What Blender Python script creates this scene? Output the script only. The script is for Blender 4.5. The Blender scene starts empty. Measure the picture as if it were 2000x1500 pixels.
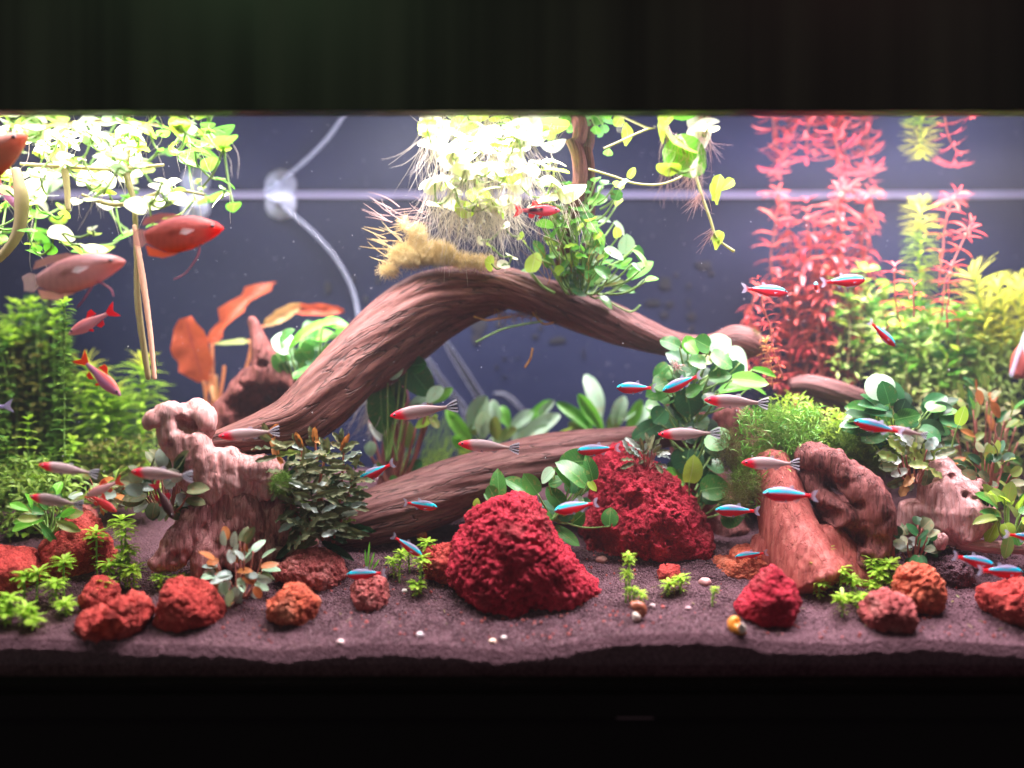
import bpy, math, random
import numpy as np
from mathutils import Vector, Matrix
random.seed(7); rng = np.random.default_rng(11)
sc = bpy.context.scene
COL = sc.collection

# ------------------------------------------------------------------ camera, world, lamps, exposure
CAM_D = 0.80                      # metres from the camera to the front pane (pane at y = 0)
FPX = 1667.0
HS = 0.2575                       # height of the water surface above the camera axis
cam = bpy.data.cameras.new('camera'); camo = bpy.data.objects.new('camera', cam); COL.objects.link(camo)
camo.location = (0, -CAM_D, 0); camo.rotation_euler = (math.pi/2, 0, 0)
cam.lens = 30.0; cam.sensor_width = 36.0; cam.clip_start = 0.01; cam.clip_end = 50
cam.dof.use_dof = True; cam.dof.focus_distance = 0.91; cam.dof.aperture_fstop = 0.98
sc.camera = camo
w = bpy.data.worlds.new("World"); sc.world = w; w.use_nodes = True
w.node_tree.nodes['Background'].inputs[0].default_value = (0.52, 0.44, 0.48, 1)
w.node_tree.nodes['Background'].inputs[1].default_value = 0.36
sc.view_settings.view_transform = 'Standard'; sc.view_settings.look = 'None'
sc.view_settings.exposure = 0.0; sc.view_settings.gamma = 1.0
sc.render.engine = 'CYCLES'
sc.cycles.max_bounces = 8; sc.cycles.diffuse_bounces = 3; sc.cycles.glossy_bounces = 3
sc.cycles.transmission_bounces = 4; sc.cycles.transparent_max_bounces = 24
sc.cycles.caustics_reflective = False; sc.cycles.caustics_refractive = False
sc.cycles.sample_clamp_indirect = 4.0; sc.cycles.use_denoising = True

def lamp(name, loc, sx, sy, power, col, rot=(0, 0, 0), spread=180):
    l = bpy.data.lights.new(name, 'AREA'); l.shape = 'RECTANGLE'; l.size = sx; l.size_y = sy
    l.energy = power; l.color = col; l.spread = math.radians(spread)
    o = bpy.data.objects.new(name, l); o.location = loc; o.rotation_euler = rot; COL.objects.link(o)
    return o
WARM = (1.0, 0.90, 0.95)
lamp('led_strip_rear', (0.0, 0.24, 0.375), 1.35, 0.04, 12.0, WARM)
lamp('led_strip_front', (0.0, 0.03, 0.375), 1.35, 0.04, 22.0, WARM)
lamp('led_spot_centre', (-0.05, 0.11, 0.355), 0.16, 0.06, 9.0, (1.0, 0.95, 0.93))
lamp('led_spot_left', (-0.46, 0.12, 0.35), 0.20, 0.06, 4.0, (1.0, 0.97, 0.88))
lamp('led_spot_right', (0.46, 0.20, 0.36), 0.34, 0.06, 9.0, (1.0, 0.86, 0.92))
# unseen lamps added in front of the tank tint the hood green and red
lamp('hood_tint_green', (-0.55, -0.9, 1.1), 0.4, 0.4, 3.0, (0.55, 1.0, 0.45), (math.radians(48), 0, math.radians(-12)))
lamp('hood_tint_red', (0.75, -0.9, 1.1), 0.4, 0.4, 0.9, (1.0, 0.40, 0.38), (math.radians(48), 0, math.radians(12)))

# ------------------------------------------------------------------ coordinates
def S(y): return (CAM_D + y)/FPX
def P(px, py, y): s = S(y); return Vector(((px-1000)*s, y, (750-py)*s))
FLX = [-400, 0, 150, 250, 450, 540, 620, 760, 900, 985, 1090, 1200, 1300, 1420, 1500, 1650, 1800, 2000, 2400]
FLY = [1250, 1247, 1250, 1258, 1262, 1272, 1264, 1258, 1264, 1274, 1262, 1243, 1238, 1240, 1254, 1258, 1249, 1262, 1256]

# ------------------------------------------------------------------ vectorised noise
_perm = rng.permutation(256); _perm = np.concatenate([_perm, _perm, _perm])
_g = rng.normal(size=(256, 3)); _g /= np.linalg.norm(_g, axis=1)[:, None]
def noise(p):
    p = np.asarray(p, float); i = np.floor(p).astype(int); f = p - i; i &= 255
    u = f*f*f*(f*(f*6-15)+10); out = 0
    for dx in (0, 1):
        for dy in (0, 1):
            for dz in (0, 1):
                h = _perm[_perm[_perm[(i[:, 0]+dx)] + i[:, 1]+dy] + i[:, 2]+dz] & 255
                g = _g[h]; d = f - np.array([dx, dy, dz])
                wx = u[:, 0] if dx else 1-u[:, 0]; wy = u[:, 1] if dy else 1-u[:, 1]; wz = u[:, 2] if dz else 1-u[:, 2]
                out = out + wx*wy*wz*(g*d).sum(1)
    return out
def fbm(p, oct=4, ridge=False, gain=.5):
    a, t, p = 1.0, 0, np.asarray(p, float)
    for k in range(oct):
        n = noise(p + 17.3*k)
        t = t + a*((0.35-np.abs(n)) if ridge else n); a *= gain; p = p*2.03
    return t
def soil_z(x, y):
    x = np.asarray(x, float); y = np.asarray(y, float)
    px = 1000 + x*FPX/(CAM_D+y)
    z0 = -(np.interp(px, FLX, FLY)-750)/FPX*CAM_D
    base = -0.243; k = np.exp(-np.maximum(y, 0)/0.05)
    z = base + (z0-base)*k + 0.127*np.clip(y/0.36, 0, 1)**0.92
    q = np.stack([x.ravel()*14, y.ravel()*14, 0*x.ravel()], 1)
    return z + 0.005*noise(q).reshape(x.shape)*(1-k)
def G(px, py, up=0.0):
    """the point of the soil seen at this pixel"""
    lo, hi = 0.0, 0.358
    for _ in range(30):
        m = (lo+hi)/2; p = P(px, py, m)
        if p.z > float(soil_z(p.x, m)): lo = m
        else: hi = m
    p = P(px, py, lo); p.z += up
    return p

# ------------------------------------------------------------------ mesh helpers
def mesh(name, V, F, mat=None, smooth=True, attrs=None, uv=None):
    m = bpy.data.meshes.new(name)
    V = np.asarray(V, np.float32); F = np.asarray(F, np.int32); k = F.shape[1]
    m.vertices.add(len(V)); m.vertices.foreach_set('co', V.ravel())
    m.loops.add(F.size); m.loops.foreach_set('vertex_index', F.ravel())
    m.polygons.add(len(F)); m.polygons.foreach_set('loop_start', np.arange(len(F), dtype=np.int32)*k)
    m.update(calc_edges=True)
    m.polygons.foreach_set('use_smooth', np.full(len(F), smooth))
    for an, (ty, arr) in (attrs or {}).items():
        a = m.attributes.new(an, ty, 'POINT')
        a.data.foreach_set({'FLOAT': 'value', 'FLOAT_VECTOR': 'vector', 'FLOAT_COLOR': 'color'}[ty], np.asarray(arr, np.float32).ravel())
    if uv is not None:
        l = m.uv_layers.new(name='UVMap'); l.data.foreach_set('uv', np.asarray(uv, np.float32)[F.ravel()].ravel())
    if mat: m.materials.append(mat)
    return m
def link(name, me, parent=None, loc=None, kind=None):
    o = bpy.data.objects.new(name, me); COL.objects.link(o)
    if parent is not None: o.parent = parent
    if loc is not None: o.location = loc
    if kind: o['kind'] = kind
    return o
def tag(o, label, cat, group=None):
    o['label'] = label; o['category'] = cat
    if group: o['group'] = group
    return o
def thing(name, label, cat, loc=(0, 0, 0), group=None):
    o = bpy.data.objects.new(name, None); COL.objects.link(o); o.location = loc
    o.empty_display_size = .01
    return tag(o, label, cat, group)
def child(name, V, F, mat, root, **kw):
    """a part whose vertices are given in world coordinates"""
    kind = kw.pop('kind', None)
    V = np.asarray(V, float) - np.array(root.location)
    return link(name, mesh(name, V, F, mat, **kw), root, kind=kind)
class MB:
    def __init__(s): s.V = []; s.F = []; s.n = 0; s.A = []
    def add(s, V, F, a=0.0):
        V = np.asarray(V, float); s.V.append(V); s.F.append(np.asarray(F)+s.n); s.n += len(V)
        s.A.append(np.broadcast_to(np.asarray(a, float), (len(V),)))
    def get(s): return np.concatenate(s.V), np.concatenate(s.F)
    def rnd(s): return {'rnd': ('FLOAT', np.concatenate(s.A))}
def box(x0, x1, y0, y1, z0, z1, bev=0):
    V = np.array([[x, y, z] for x in (x0, x1) for y in (y0, y1) for z in (z0, z1)], float)
    F = [[0, 1, 3, 2], [4, 6, 7, 5], [0, 4, 5, 1], [2, 3, 7, 6], [0, 2, 6, 4], [1, 5, 7, 3]]
    return V, np.array(F)
def spline(pts, n, closed=False):
    pts = np.asarray(pts, float); m = len(pts)
    t = np.linspace(0, m-1, n); i = np.clip(np.floor(t).astype(int), 0, m-2); f = (t-i)[:, None]
    p0 = pts[np.clip(i-1, 0, m-1)]; p1 = pts[i]; p2 = pts[i+1]; p3 = pts[np.clip(i+2, 0, m-1)]
    return .5*((2*p1)+(-p0+p2)*f+(2*p0-5*p1+4*p2-p3)*f*f+(-p0+3*p1-3*p2+p3)*f**3)
def tube(pts, rad, nseg=8, n=None, cap=True, twist=0.0, squash=1.0, want=False):
    """round tube through pts (world) with radii; returns V, F (quads, caps as quads with a repeated centre)"""
    pts = np.asarray(pts, float); rad = np.broadcast_to(np.asarray(rad, float), (len(pts),))
    n = n or max(2, 4*len(pts))
    C = spline(np.column_stack([pts, rad]), n) if len(pts) > 2 else np.column_stack([pts, rad])[[0, 1]] if n == 2 else spline(np.column_stack([pts, rad]), n)
    R = np.maximum(C[:, 3], 1e-5); C = C[:, :3]; n = len(C)
    T = np.gradient(C, axis=0); T /= np.linalg.norm(T, axis=1)[:, None]+1e-12
    up = np.array([0, 1.0, 0.05]) ; A = np.cross(T, up); A /= np.linalg.norm(A, axis=1)[:, None]+1e-9
    B = np.cross(T, A)
    L = np.concatenate([[0], np.cumsum(np.linalg.norm(np.diff(C, axis=0), axis=1))])
    th = np.linspace(0, 2*np.pi, nseg, endpoint=False)
    th2 = th[None, :]+twist*L[:, None]
    V = C[:, None, :]+R[:, None, None]*(np.cos(th2)[..., None]*A[:, None, :]*squash+np.sin(th2)[..., None]*B[:, None, :])
    V = V.reshape(-1, 3)
    i = np.arange(n-1)[:, None]*nseg; j = np.arange(nseg)[None, :]; j2 = (j+1) % nseg
    F = np.stack([i+j, i+j2, i+nseg+j2, i+nseg+j], -1).reshape(-1, 4)
    info = (np.repeat(L, nseg), np.tile(th, n), np.repeat(R, nseg))
    if cap:
        V = np.vstack([V, C[0]-T[0]*R[0]*.4, C[-1]+T[-1]*R[-1]*.4]); a = n*nseg
        jj = np.arange(nseg); k2 = (jj+1) % nseg
        F0 = np.stack([k2, jj, np.full(nseg, a), np.full(nseg, a)], -1)
        F1 = np.stack([(n-1)*nseg+jj, (n-1)*nseg+k2, np.full(nseg, a+1), np.full(nseg, a+1)], -1)
        Q = [F]
        # triangles kept as degenerate-free quads: split caps by pairing
        caps = []
        for base, ctr, flip in ((0, a, True), ((n-1)*nseg, a+1, False)):
            for q in range(0, nseg, 2):
                v = [base+q, base+(q+1) % nseg, base+(q+2) % nseg, ctr]
                caps.append(v[::-1] if flip else v)
        F = np.vstack([F, np.array(caps)])
        info = tuple(np.concatenate([x, [x[0], x[-1]]]) for x in info)
    return (V, F, info) if want else (V, F)
def normals(V, F):
    e1 = V[F[:, 1]]-V[F[:, 0]]; e2 = V[F[:, 2]]-V[F[:, 0]]; fn = np.cross(e1, e2)
    N = np.zeros_like(V)
    for k in range(F.shape[1]): np.add.at(N, F[:, k], fn)
    return N/(np.linalg.norm(N, axis=1)[:, None]+1e-12)
_ico = {}
def ico(sub):
    if sub not in _ico:
        import bmesh
        b = bmesh.new(); bmesh.ops.create_icosphere(b, subdivisions=sub, radius=1)
        V = np.array([v.co[:] for v in b.verts]); F = np.array([[v.index for v in f.verts] for f in b.faces]); b.free()
        _ico[sub] = (V, F)
    return _ico[sub][0].copy(), _ico[sub][1]
def blades(B, D, N, L, W, seg=4, droop=0.3, fold=0.15, prof='lance', cross=2):
    """many small leaves in one mesh: base, direction, face normal, length, width"""
    B = np.asarray(B, float); n = len(B)
    D = D/np.linalg.norm(D, axis=1)[:, None]
    X = np.cross(D, N); X /= np.linalg.norm(X, axis=1)[:, None]+1e-9; Nn = np.cross(X, D)
    L = np.broadcast_to(L, (n,)); W = np.broadcast_to(W, (n,)); dr = np.broadcast_to(droop, (n,))
    t = np.linspace(0, 1, seg+1); u = np.linspace(-1, 1, cross+1)
    w = {'lance': (np.clip(t, .03, 1)**.7)*(1-t*.98)**.7*1.6, 'needle': (1-t*.9), 'round': np.sqrt(np.clip(1-(2*t-1)**2, .02, 1)),
         'paddle': (t*.9+.12)*(1-t**6*.8)}[prof]
    # arc: bend by droop in the plane D, -N
    a = dr[:, None]*t[None, :]*1.5
    cs = np.where(np.abs(a) > 1e-4, np.sin(a)/np.where(np.abs(a) > 1e-4, a, 1), 1)*t; sn = np.where(np.abs(a) > 1e-4, (1-np.cos(a))/np.where(np.abs(a) > 1e-4, a, 1), 0)*t
    C = B[:, None, :]+L[:, None, None]*(cs[..., None]*D[:, None, :]-sn[..., None]*Nn[:, None, :])
    V = C[:, :, None, :]+(u[None, None, :, None]*(W[:, None]*.5*w[None, :])[..., None, None]*X[:, None, None, :])
    V = V+(np.abs(u)[None, None, :, None]*(fold*W[:, None]*w[None, :])[..., None, None]*Nn[:, None, None, :])
    c1 = cross+1; per = (seg+1)*c1
    q = np.array([[i*c1+j, i*c1+j+1, (i+1)*c1+j+1, (i+1)*c1+j] for i in range(seg) for j in range(cross)])
    F = (q[None]+per*np.arange(n)[:, None, None]).reshape(-1, 4)
    r = np.repeat(rng.random(n), per)
    return V.reshape(-1, 3), F, r
def strands(B, D, L, W, seg=5, curl=0.5, grav=0.0, sides=3, taper=.8):
    """many thin round hairs in one mesh"""
    B = np.asarray(B, float); n = len(B); D = D/np.linalg.norm(D, axis=1)[:, None]
    L = np.broadcast_to(L, (n,)); W = np.broadcast_to(W, (n,))
    pts = [B]; d = D.copy(); ax = rng.normal(size=(n, 3)); C = B.copy()
    for k in range(seg):
        C = C+d*(L/seg)[:, None]; pts.append(C)
        ax = ax*.7+rng.normal(size=(n, 3))*.7
        d = d+ax*curl/seg*1.2; d[:, 2] += grav/seg; d /= np.linalg.norm(d, axis=1)[:, None]
    Pp = np.stack(pts, 1)
    T = np.gradient(Pp, axis=1); X = np.cross(T, np.array([.3, 1, .2])); X /= np.linalg.norm(X, axis=2)[..., None]+1e-9
    Y = np.cross(T, X); Y /= np.linalg.norm(Y, axis=2)[..., None]+1e-9
    th = np.linspace(0, 2*np.pi, sides, endpoint=False)
    r = W[:, None]*.5*(1-np.linspace(0, 1, seg+1)*taper)[None]
    V = Pp[:, :, None, :]+r[..., None, None]*(np.cos(th)[None, None, :, None]*X[:, :, None, :]+np.sin(th)[None, None, :, None]*Y[:, :, None, :])
    per = (seg+1)*sides
    q = np.array([[i*sides+j, i*sides+(j+1) % sides, (i+1)*sides+(j+1) % sides, (i+1)*sides+j] for i in range(seg) for j in range(sides)])
    F = (q[None]+per*np.arange(n)[:, None, None]).reshape(-1, 4)
    return V.reshape(-1, 3), F, np.repeat(rng.random(n), per)

# ------------------------------------------------------------------ materials
class NT:
    def __init__(s, name):
        s.m = bpy.data.materials.new(name); s.m.use_nodes = True; s.t = s.m.node_tree
        s.b = s.t.nodes['Principled BSDF']; s.out = s.t.nodes['Material Output']
    def n(s, ty, **kw):
        x = s.t.nodes.new(ty)
        for k, v in kw.items():
            if k in x.inputs: x.inputs[k].default_value = v
            else: setattr(x, k, v)
        return x
    def l(s, a, b): s.t.links.new(a, b)
    def noise(s, vec, scale, detail=4, rough=.55):
        x = s.n('ShaderNodeTexNoise'); x.inputs['Scale'].default_value = scale; x.inputs['Detail'].default_value = detail
        x.inputs['Roughness'].default_value = rough
        if vec is not None: s.l(vec, x.inputs['Vector'])
        return x.outputs['Fac']
    def ramp(s, fac, stops):
        x = s.n('ShaderNodeValToRGB'); e = x.color_ramp.elements
        while len(e) < len(stops): e.new(.5)
        for k, (p, c) in enumerate(stops): e[k].position = p; e[k].color = (*c, 1) if len(c) == 3 else c
        s.l(fac, x.inputs[0]); return x.outputs[0]
    def mix(s, fac, a, b, mode='MIX'):
        x = s.n('ShaderNodeMix', data_type='RGBA', blend_type=mode)
        for v, i in ((fac, 0), (a, 6), (b, 7)):
            if hasattr(v, 'links'): s.l(v, x.inputs[i])
            else: x.inputs[i].default_value = v if i == 0 else (*v, 1)
        return x.outputs[2]
    def math(s, op, a, b=0.0, c=0.0):
        x = s.n('ShaderNodeMath', operation=op)
        for v, i in ((a, 0), (b, 1), (c, 2)):
            if hasattr(v, 'links'): s.l(v, x.inputs[i])
            else: x.inputs[i].default_value = v
        return x.outputs[0]
    def bump(s, h, strength, dist):
        x = s.n('ShaderNodeBump'); x.inputs['Strength'].default_value = strength; x.inputs['Distance'].default_value = dist
        s.l(h, x.inputs['Height']); s.l(x.outputs[0], s.b.inputs['Normal']); return x.outputs[0]
def attr(nt, name): x = nt.n('ShaderNodeAttribute'); x.attribute_name = name; return x
def simple(name, col, rough=.5, spec=.5, metal=0):
    t = NT(name); t.b.inputs['Base Color'].default_value = (*col, 1); t.b.inputs['Roughness'].default_value = rough
    t.b.inputs['Specular IOR Level'].default_value = spec; t.b.inputs['Metallic'].default_value = metal
    return t.m
def leaf_mat(name, c1, c2, vein=None, trans=.35, rough=.4, spec=.35, edge=None, spot=None):
    """green of a leaf between c1 and c2, drawn per leaf and over the blade, with a midrib and side veins"""
    t = NT(name); oi = t.n('ShaderNodeObjectInfo'); rn = attr(t, 'rnd'); tc = t.n('ShaderNodeTexCoord'); geo = t.n('ShaderNodeNewGeometry')
    r = t.math('FRACT', t.math('ADD', oi.outputs['Random'], rn.outputs['Fac']))
    nz = t.noise(geo.outputs['Position'], 90, 3)
    f = t.math('ADD', t.math('MULTIPLY', r, .75), t.math('MULTIPLY', t.math('SUBTRACT', nz, .35), .6))
    col = t.mix(f, c1, c2)
    if vein:
        uv = t.n('ShaderNodeSeparateXYZ'); t.l(tc.outputs['UV'], uv.inputs[0])
        d = t.math('ABSOLUTE', t.math('SUBTRACT', uv.outputs[0], .5))
        rib = t.math('LESS_THAN', d, .022)
        side = t.math('SINE', t.math('MULTIPLY', t.math('SUBTRACT', uv.outputs[1], t.math('MULTIPLY', d, .5)), 62.0))
        side = t.math('GREATER_THAN', side, .93)
        col = t.mix(t.math('ADD', rib, t.math('MULTIPLY', side, .35)), col, vein)
        wv = t.n('ShaderNodeBump'); wv.inputs['Strength'].default_value = .35; wv.inputs['Distance'].default_value = .0006
        t.l(t.math('ADD', t.math('MULTIPLY', side, -.6), t.math('MULTIPLY', rib, -1.0)), wv.inputs['Height']); t.l(wv.outputs[0], t.b.inputs['Normal'])
    if spot:
        sp = t.ramp(t.noise(geo.outputs['Position'], 170, 3, .65), [(.57, (0, 0, 0)), (.66, (1, 1, 1))]); col = t.mix(t.math('MULTIPLY', sp, .55), col, spot)
    t.l(col, t.b.inputs['Base Color']); t.b.inputs['Roughness'].default_value = rough; t.b.inputs['Specular IOR Level'].default_value = spec
    tr = t.n('ShaderNodeBsdfTranslucent'); t.l(t.mix(.5, col, t.mix(1.0, col, (1.6, 1.6, 1.0), 'MULTIPLY')), tr.inputs[0])
    mx = t.n('ShaderNodeMixShader'); mx.inputs[0].default_value = trans
    t.l(t.b.outputs[0], mx.inputs[1]); t.l(tr.outputs[0], mx.inputs[2]); t.l(mx.outputs[0], t.out.inputs[0])
    return t.m
def wood_mat(name, dark, mid, light, bumpd=.0016, bleach=None, streak=1.0):
    t = NT(name); g = attr(t, 'grain').outputs['Vector']; geo = t.n('ShaderNodeNewGeometry')
    n1 = t.noise(g, 9, 6, .62); n2 = t.noise(g, 34, 4, .6); n3 = t.noise(geo.outputs['Position'], 26, 4)
    col = t.ramp(n1, [(.30, dark), (.48, mid), (.66, light)])
    col = t.mix(t.math('MULTIPLY', t.ramp(n2, [(.36, (1, 1, 1)), (.50, (0, 0, 0))]), .62*streak), col, tuple(c*.5 for c in dark))
    if bleach: col = t.mix(t.ramp(n3, [(.45, (0, 0, 0)), (.62, (1, 1, 1))]), col, bleach)
    t.l(col, t.b.inputs['Base Color']); t.b.inputs['Roughness'].default_value = .62; t.b.inputs['Specular IOR Level'].default_value = .3
    n4 = t.noise(g, 5.5, 3, .5); crk = t.ramp(n4, [(.478, (0, 0, 0)), (.496, (1, 1, 1)), (.504, (1, 1, 1)), (.522, (0, 0, 0))])
    n5 = t.noise(g, 70, 3, .6)
    t.l(t.mix(t.math('MULTIPLY', crk, .75*streak), t.mix(t.math('MULTIPLY', t.ramp(n5, [(.40, (1, 1, 1)), (.56, (0, 0, 0))]), .45*streak), col, dark), tuple(c*.25 for c in dark)), t.b.inputs['Base Color'])
    h = t.math('ADD', t.math('MULTIPLY', n1, .6), t.math('MULTIPLY', n2, .8)); h = t.math('SUBTRACT', h, t.math('MULTIPLY', crk, .9)); h = t.math('ADD', h, t.math('MULTIPLY', n5, .4)); h = t.math('ADD', h, t.math('MULTIPLY', t.noise(geo.outputs['Position'], 700, 3), .12))
    t.bump(h, .9, bumpd); return t.m
def lava_mat(name, c1, c2, c3, scale=1.0):
    t = NT(name); geo = t.n('ShaderNodeNewGeometry'); p = geo.outputs['Position']
    n1 = t.noise(p, 38*scale, 6, .65); n2 = t.noise(p, 420*scale, 4, .7)
    vo = t.n('ShaderNodeTexVoronoi'); vo.inputs['Scale'].default_value = 330*scale; t.l(p, vo.inputs['Vector'])
    col = t.ramp(n1, [(.32, c1), (.5, c2), (.68, c3)])
    col = t.mix(t.math('MULTIPLY', t.ramp(t.noise(p, 17, 5, .6), [(.52, (0, 0, 0)), (.66, (1, 1, 1))]), .45), col, (.23, .075, .065))
    col = t.mix(t.math('MULTIPLY', t.ramp(n2, [(.40, (1, 1, 1)), (.55, (0, 0, 0))]), .5), col, tuple(c*.45 for c in c1))
    t.l(col, t.b.inputs['Base Color']); t.b.inputs['Roughness'].default_value = .8; t.b.inputs['Specular IOR Level'].default_value = .2
    t.bump(t.math('ADD', t.math('MULTIPLY', n2, 1.3), t.math('MULTIPLY', vo.outputs['Distance'], -.8)), 1.0, .0022/scale); return t.m
WATER_D = .075
# ================================================================== SETTING
def glass_like(name, tint, ior, rough=.0):
    t = NT(name); t.t.nodes.remove(t.b)
    fr = t.n('ShaderNodeFresnel'); fr.inputs['IOR'].default_value = ior
    tr = t.n('ShaderNodeBsdfTransparent'); tr.inputs[0].default_value = (*tint, 1)
    gl = t.n('ShaderNodeBsdfAnisotropic') if False else t.n('ShaderNodeBsdfGlossy'); gl.inputs['Roughness'].default_value = rough
    mx = t.n('ShaderNodeMixShader'); t.l(fr.outputs[0], mx.inputs[0]); t.l(tr.outputs[0], mx.inputs[1]); t.l(gl.outputs[0], mx.inputs[2])
    t.l(mx.outputs[0], t.out.inputs[0]); return t

# --- black hood along the top of the tank
t = NT('hood_plastic'); geo = t.n('ShaderNodeNewGeometry'); mp = t.n('ShaderNodeMapping'); mp.inputs['Scale'].default_value = (22, 3, .25)
t.l(geo.outputs['Position'], mp.inputs['Vector']); n1 = t.noise(mp.outputs[0], 1.0, 3, .5)
t.l(t.ramp(n1, [(.38, (.005, .006, .004)), (.66, (.017, .018, .013))]), t.b.inputs['Base Color'])
t.l(t.ramp(n1, [(.3, (.30,)*3), (.7, (.48,)*3)]), t.b.inputs['Roughness'])
t.b.inputs['Specular IOR Level'].default_value = .25; MAT_HOOD = t.m
zh = (750-229)/FPX*CAM_D-.001
m = MB()
V, F = box(-1.1, 1.1, -.022, -.006, zh, zh+.20); m.add(V, F)
ho = thing('tank_hood', 'black plastic hood bar running along the top of the aquarium', 'hood', (0, -.014, zh))
child('front_board', *m.get(), MAT_HOOD, ho, smooth=False)
zl = (750-8)/FPX*CAM_D
V, F = box(-1.1, 1.1, -.026, -.0225, zl, zl+.004); child('lid_seam', V, F, simple('seam_rubber', (.01, .01, .01), .7), ho, smooth=False)
V, F = box(-1.1, 1.1, -.0055, -.0035, zh+.003, zh+.02); child('lower_lip', V, F, MAT_HOOD, ho, smooth=False)

# --- black base frame / cabinet under the soil
zb = (750-1322)/FPX*(CAM_D-.012)
xs = np.linspace(-1.1, 1.1, 120); jag = .0022*noise(np.stack([xs*9, 0*xs, 0*xs], 1))
V, F = box(-1.1, 1.1, -.03, -.008, zb-.5, zb-.001)
fr = thing('base_cabinet', 'black cabinet and base frame below the soil line', 'cabinet', (0, -.01, zb-.2))
MAT_CAB = simple('cabinet_black', (.004, .003, .0034), .6, .06)
child('front_board', V, F, MAT_CAB, fr, smooth=False)
V, F = box(-1.1, 1.1, -.036, -.0305, zb-.028, zb-.008); child('trim_strip', V, F, MAT_CAB, fr, smooth=False)
pc = P(1240, 1387, -.031); V, F = box(pc.x-.0165, pc.x+.0165, -.0325, -.0303, pc.z-.0075, pc.z+.0075)
child('reflection_plate', V, F, simple('plate_dull', (.05, .02, .026), .5), fr, smooth=False)  # thin dull plate put in for a faint sticker reflection

# --- back wall with a blue-grey film, torn flecks and creases
t = NT('back_film'); geo = t.n('ShaderNodeNewGeometry'); p = geo.outputs['Position']
c = t.ramp(t.noise(p, 6, 4), [(.3, (.004, .006, .024)), (.7, (.007, .010, .034))])
sp = t.ramp(t.noise(p, 430, 2, .6), [(.70, (0, 0, 0)), (.78, (1, 1, 1))])
c = t.mix(t.math('MULTIPLY', sp, .35), c, (.3, .3, .42))
vo = t.n('ShaderNodeTexVoronoi'); vo.inputs['Scale'].default_value = 95; t.l(p, vo.inputs['Vector'])
dd = t.ramp(vo.outputs['Distance'], [(.055, (1, 1, 1)), (.085, (0, 0, 0))])
msk = t.ramp(t.noise(p, 11, 2), [(.50, (0, 0, 0)), (.62, (1, 1, 1))])
c = t.mix(t.math('MULTIPLY', t.math('MULTIPLY', dd, msk), .55), c, (.5, .5, .6))
t.l(c, t.b.inputs['Base Color']); t.b.inputs['Roughness'].default_value = .6; t.b.inputs['Specular IOR Level'].default_value = .12
t.bump(t.noise(p, 14, 3), .35, .004); MAT_BACK = t.m
YB = .362
V, F = box(-.80, .80, YB, YB+.012, -.36, .42); bw = thing('back_wall', 'blue-grey film covered rear pane of the aquarium', 'wall', (0, YB, 0))
child('pane', V, F, MAT_BACK, bw, smooth=False)
MAT_FLECK = simple('fleck_black', (.008, .008, .014), .35, .5)
def fleck(px, py, wpx, hpx, seed):
    r = np.random.default_rng(seed); n = 9; a = np.linspace(0, 2*np.pi, n, endpoint=False)
    rr = .5*(.6+.5*r.random(n)); c = P(px, py, YB-.0012); s = S(YB)
    top = np.stack([c.x+np.cos(a)*rr*wpx*s, np.full(n, YB-.0022), c.z+np.sin(a)*rr*hpx*s], 1); bot = top.copy(); bot[:, 1] = YB-.0004
    V = np.vstack([top, bot, [[c.x, YB-.0022, c.z]]])
    F = [[i, (i+1) % n, n+(i+1) % n, n+i] for i in range(n)]
    F += [[2*n, (i+1) % n, i, i] for i in range(0)]
    F = np.array(F); o = child('film_fleck', V, F, MAT_FLECK, bw, smooth=False)
    F2 = np.array([[2*n, i, (i+1) % n] for i in range(n)]); m2 = mesh('f', V, F2)
    bm_ = o.data; # add the face fan
    import bmesh
    b = bmesh.new(); b.from_mesh(bm_); b.verts.ensure_lookup_table()
    for f in F2:
        b.faces.new([b.verts[int(k)] for k in f])
    b.to_mesh(bm_); b.free(); bpy.data.meshes.remove(m2)
for k, q in enumerate([(935, 635, 34, 44), (930, 660, 22, 26), (1090, 664, 34, 18), (1300, 552, 28, 26), (1275, 590, 38, 16), (1308, 593, 18, 12), (1298, 614, 20, 14),
        (1350, 617, 22, 18), (1375, 518, 36, 22), (1345, 557, 10, 12), (1346, 590, 5, 18), (1352, 640, 12, 10), (975, 632, 16, 10), (1055, 640, 12, 8), (1045, 656, 14, 10),
        (986, 700, 8, 7), (970, 716, 6, 10), (1012, 699, 5, 6), (1390, 533, 12, 10), (690, 545, 8, 14), (714, 585, 9, 18), (738, 547, 10, 16), (640, 560, 14, 34),
        (1140, 690, 3, 24), (985, 735, 6, 6), (1322, 535, 8, 8), (1240, 640, 10, 7)]):
    fleck(*q, 50+k)
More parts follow.
